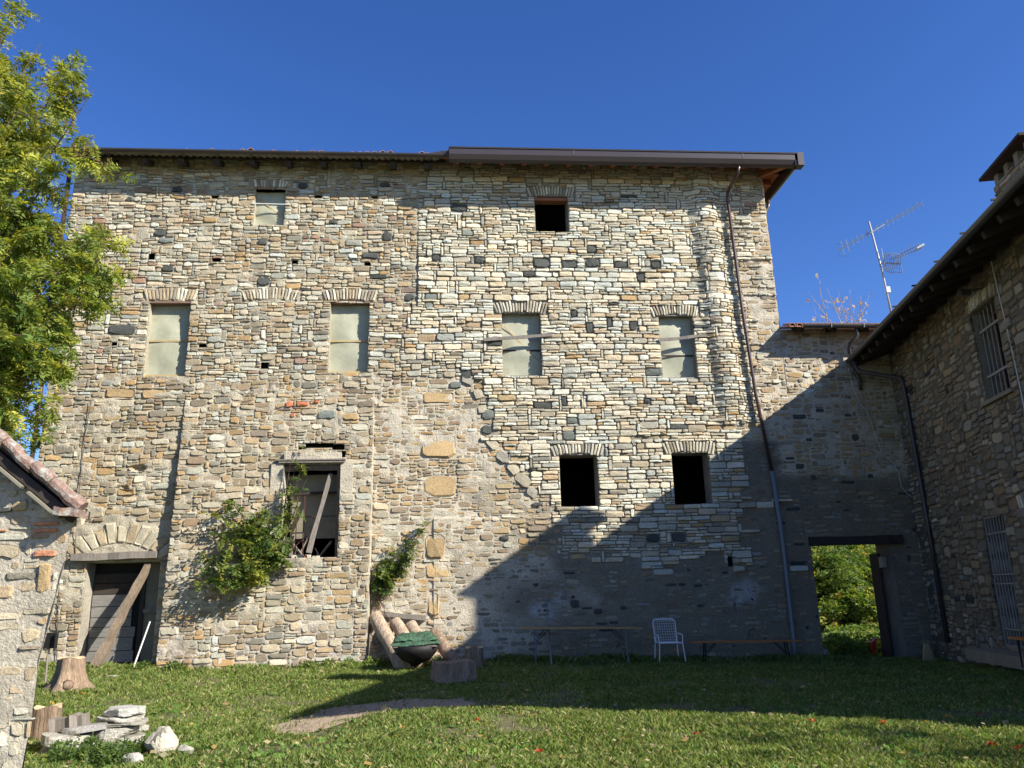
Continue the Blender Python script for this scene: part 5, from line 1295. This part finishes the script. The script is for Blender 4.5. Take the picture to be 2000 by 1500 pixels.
# white wire chair -----------------------------------------------------
cb_ = atY(1308, 1292, 19.15); cb_.z = float(ground(cb_.x, cb_.y)); cz = cb_.z; t = empty('garden_chair', tuple(cb_)); tag(t, 'white metal chair with a wire grid back against the shaded wall', 'chair')
def K(x, y, z): return Vector((cb_.x+x, cb_.y+y, cz+z))
sw, sh = .27, .47
for s_ in (-1, 1):
    MB().tube([K(s_*.31, -.26, 0), K(s_*.27, -.24, sh), K(s_*.29, -.22, .64), K(s_*.29, .15, .66)], .013, 6).build('front_leg', M['white'], t)
    MB().tube([K(s_*.29, .26, 0), K(s_*.26, .2, sh), K(s_*.27, .22, .6)], .013, 6).build('rear_leg', M['white'], t)
MB().tube([K(-.25, .16, sh), K(-.27, .28, .90), K(-.25, .30, .96), K(-.20, .31, .98), K(.20, .31, .98), K(.25, .30, .96), K(.27, .28, .90), K(.25, .16, sh)], .013, 6).build('back_frame', M['white'], t)
MB().tube([K(-.27, -.24, sh), K(.27, -.24, sh), K(.25, .2, sh), K(-.25, .2, sh), K(-.27, -.24, sh)], .013, 6).build('seat_frame', M['white'], t)
for k in range(9): x = -.22+k*.055; MB().tube([K(x, .165, sh), K(x, .305, .98)], .0035, 4).build('back_wire', M['white'], t)
for k in range(9): z = sh+.05+k*.06; y = .165+(z-sh)*.32; MB().tube([K(-.25, y, z), K(.25, y, z)], .0035, 4).build('back_wire', M['white'], t)
for k in range(9): x = -.22+k*.055; MB().tube([K(x, -.24, sh), K(x, .19, sh)], .0035, 4).build('seat_wire', M['white'], t)
for k in range(7): y = -.2+k*.06; MB().tube([K(-.26, y, sh), K(.26, y, sh)], .0035, 4).build('seat_wire', M['white'], t)
# antenna --------------------------------------------------------------
AY = 21.5
def A(px, py, dy=0): return atY(px, py, AY+dy)
t = empty('television_antenna', tuple(A(1747, 640))); tag(t, 'tall tilted aerial mast with two comb shaped antennas against the sky', 'antenna')
MB().tube([A(1750, 655), A(1723, 530), A(1697, 433)], [.032, .03, .028], 8).build('mast', M['alu'], t, smooth=True)
b0, b1 = A(1637, 489, .25), A(1801, 397, -.25)
MB().tube([b0, b1], .018, 5).build('boom', M['greypipe'], t)
bd = (b1-b0).normalized(); ev = (A(1802, 404)-A(1798, 391)); ev.normalize()
for k in range(17):
    u = .05+.95*k/16; p = b0.lerp(b1, u); l = .13 if k > 1 else .24
    MB().tube([p-ev*l*.95, p+ev*l*.95], .010, 4).build('element', M['alu'], t)
MB().tube([A(1634, 478, .3), A(1640, 476, .2), A(1652, 477, .2)], .006, 4).build('element', M['greypipe'], t); MB().tube([A(1637, 494, .3), A(1640, 500, .2), A(1654, 500, .2)], .006, 4).build('element', M['greypipe'], t)
MB().tube([A(1690, 460, .05), A(1700, 455, -.03), A(1728, 438, -.08)], .012, 5).build('boom_brace', M['alu'], t)
MB().tube([A(1717, 518), A(1727, 512, -.1)], .02, 5).build('clamp', M['alu'], t)
MB().tube([A(1721, 485, -.1), A(1729, 530, -.1)], .016, 5).build('reflector_post', M['alu'], t)
MB().beam(A(1727, 514, -.14), A(1760, 515, -.3), .03, .05).build('reflector_arm', M['alu'], t)
for k in range(8):
    u = k/7; MB().tube([A(1727+u*30, 497-math.sin(u*3.1)*2, -.1-.3*u), A(1728.5+u*17, 514, -.12-.25*u) if 0 else A(1729+u*31, 515, -.14-.25*u), A(1733+u*29, 531+math.sin(u*3.1)*2, -.1-.3*u)], .011, 4).build('reflector_bar', M['alu'], t)
for y0_ in (497, 531):
    MB().tube([A((1727 if y0_ < 500 else 1733)+u*29.5, y0_+(-2 if y0_ < 500 else 2)*math.sin(u*3.1), -.1-.3*u) for u in np.linspace(0, 1, 6)], .01, 4).build('reflector_bar', M['alu'], t)
for (q0, q1) in (((1737, 508), (1795, 478)), ((1745, 507), (1800, 484))):
    MB().tube([A(*q0, -.15), A(*q1, -.7)], .011, 4).build('boom', M['alu'], t)
for k in range(11):
    u = .12+.88*k/10; p = Vector(A(1737, 508, -.15)).lerp(A(1795, 478, -.7), u); q_ = Vector(A(1745, 507, -.15)).lerp(A(1800, 484, -.7), u)
    MB().tube([p-ev*.10, p+ev*.10], .008, 4).build('element', M['alu'], t); MB().tube([q_-ev*.07, q_+ev*.07], .008, 4).build('element', M['alu'], t)
c1 = A(1797, 482, -.7); MB().beam(c1-bd*.12, c1+bd*.12, .12, .06).build('end_cap', M['alu'], t)
c1 = A(1734, 566, -.1); MB().box(c1-Vector((.06, .04, .09)), c1+Vector((.06, .04, .09))).build('amplifier_box', M['paint'], t)
# bits in and beside the gateway ---------------------------------------
def gb(px, py, Y): p = atY(px, py, Y); return p
p = gb(1706, 1288, 21.25); t = empty('play_slide', tuple(p)); tag(t, 'red and yellow plastic slide standing just beyond the gateway', 'slide')
a0, a1, a2 = gb(1703, 1292, 21.2), gb(1704, 1258, 21.3), gb(1711, 1249, 21.35)
MB().beam(a0, a1, .10, .14, (0, 1, 0)).beam(a1, a2, .10, .10, (0, 1, 0)).build('side_panel', M['red'], t)
MB().beam(gb(1714, 1252, 21.3), gb(1718, 1288, 21.2), .10, .14, (0, 1, 0)).build('chute', M['yellow'], t)
t = MB().beam(gb(1730, 1247, 21.5), gb(1736, 1290, 21.5), .25, .03, (1, 0, 0), jit=.01, seg=3).build('white_board', M['paint']); tag(t, 'whitish panel leaning just beyond the right side of the gateway', 'panel')
t = MB().beam(gb(1725, 1240, 21.6), gb(1727, 1290, 21.6), .12, .12).build('timber_post', M['dark_wood']); tag(t, 'dark timber post between the slide and the pale panel', 'post')
p = Vector(rl(.15, 0, .35)); p = atY(1812, 1282, 19.3); z0 = float(ground(p.x, p.y))
t = empty('broom', (p.x, p.y, z0)); tag(t, 'broom with flared straw head standing near the corner right of the gateway', 'broom')
MB().add([(p.x-.14, p.y-.03, z0), (p.x+.16, p.y-.03, z0), (p.x+.16, p.y+.03, z0), (p.x-.14, p.y+.03, z0), (p.x-.04, p.y-.03, z0+.42), (p.x+.05, p.y-.03, z0+.42), (p.x+.05, p.y+.03, z0+.42), (p.x-.04, p.y+.03, z0+.42)], [(3, 2, 1, 0), (4, 5, 6, 7), (0, 1, 5, 4), (1, 2, 6, 5), (2, 3, 7, 6), (3, 0, 4, 7)]).build('head', M['yellow_wood'], t)
MB().tube([(p.x, p.y, z0+.4), (p.x-.05, p.y+.3, z0+1.7)], .013, 5).build('handle', M['brown_wood'], t)
for px, py, w, h, l in ((1603,1284,.42,.26,'rounded pale boulder at the left foot of the gateway'),(1578,1276,.18,.14,'small white stone left of the gateway boulder'),(1885,1284,.4,.2,'low grey boulder at the foot of the shaded house'),(1930,1290,.3,.12,'flat stone beside the grey boulder below the iron grille')):
    q_ = G(px, py); q_.y = min(q_.y, 19.2); 
    rock('boulder', px, py, w, h, .3, (.42, .41, .38), l, 'boulder')
mb = MB(); lbox(mb, (3.4, .0, .0), (8.5, .55, .22)); tag(mb.build('door_step', M['flat_slab'] if 0 else M['inner'], rh))
ua = RR(1982, 1243, .75)[0]; a = rl(ua, .58, .75); b_ = rl(ua+2.2, .58, .75); t = empty('bench', tuple(rl(6.2, .1, .75))); tag(t, 'orange wooden bench cut by the right edge, against the shaded house', 'bench')
MB().beam(a, b_, .26, .035).build('top', M['orange'], t)
for u in (ua+.3, ua+1.9):
    for n_ in (.66, .84): MB().tube([rl(u, .1, n_), rl(u, .57, n_)], .015, 5).build('leg', M['iron'], t)
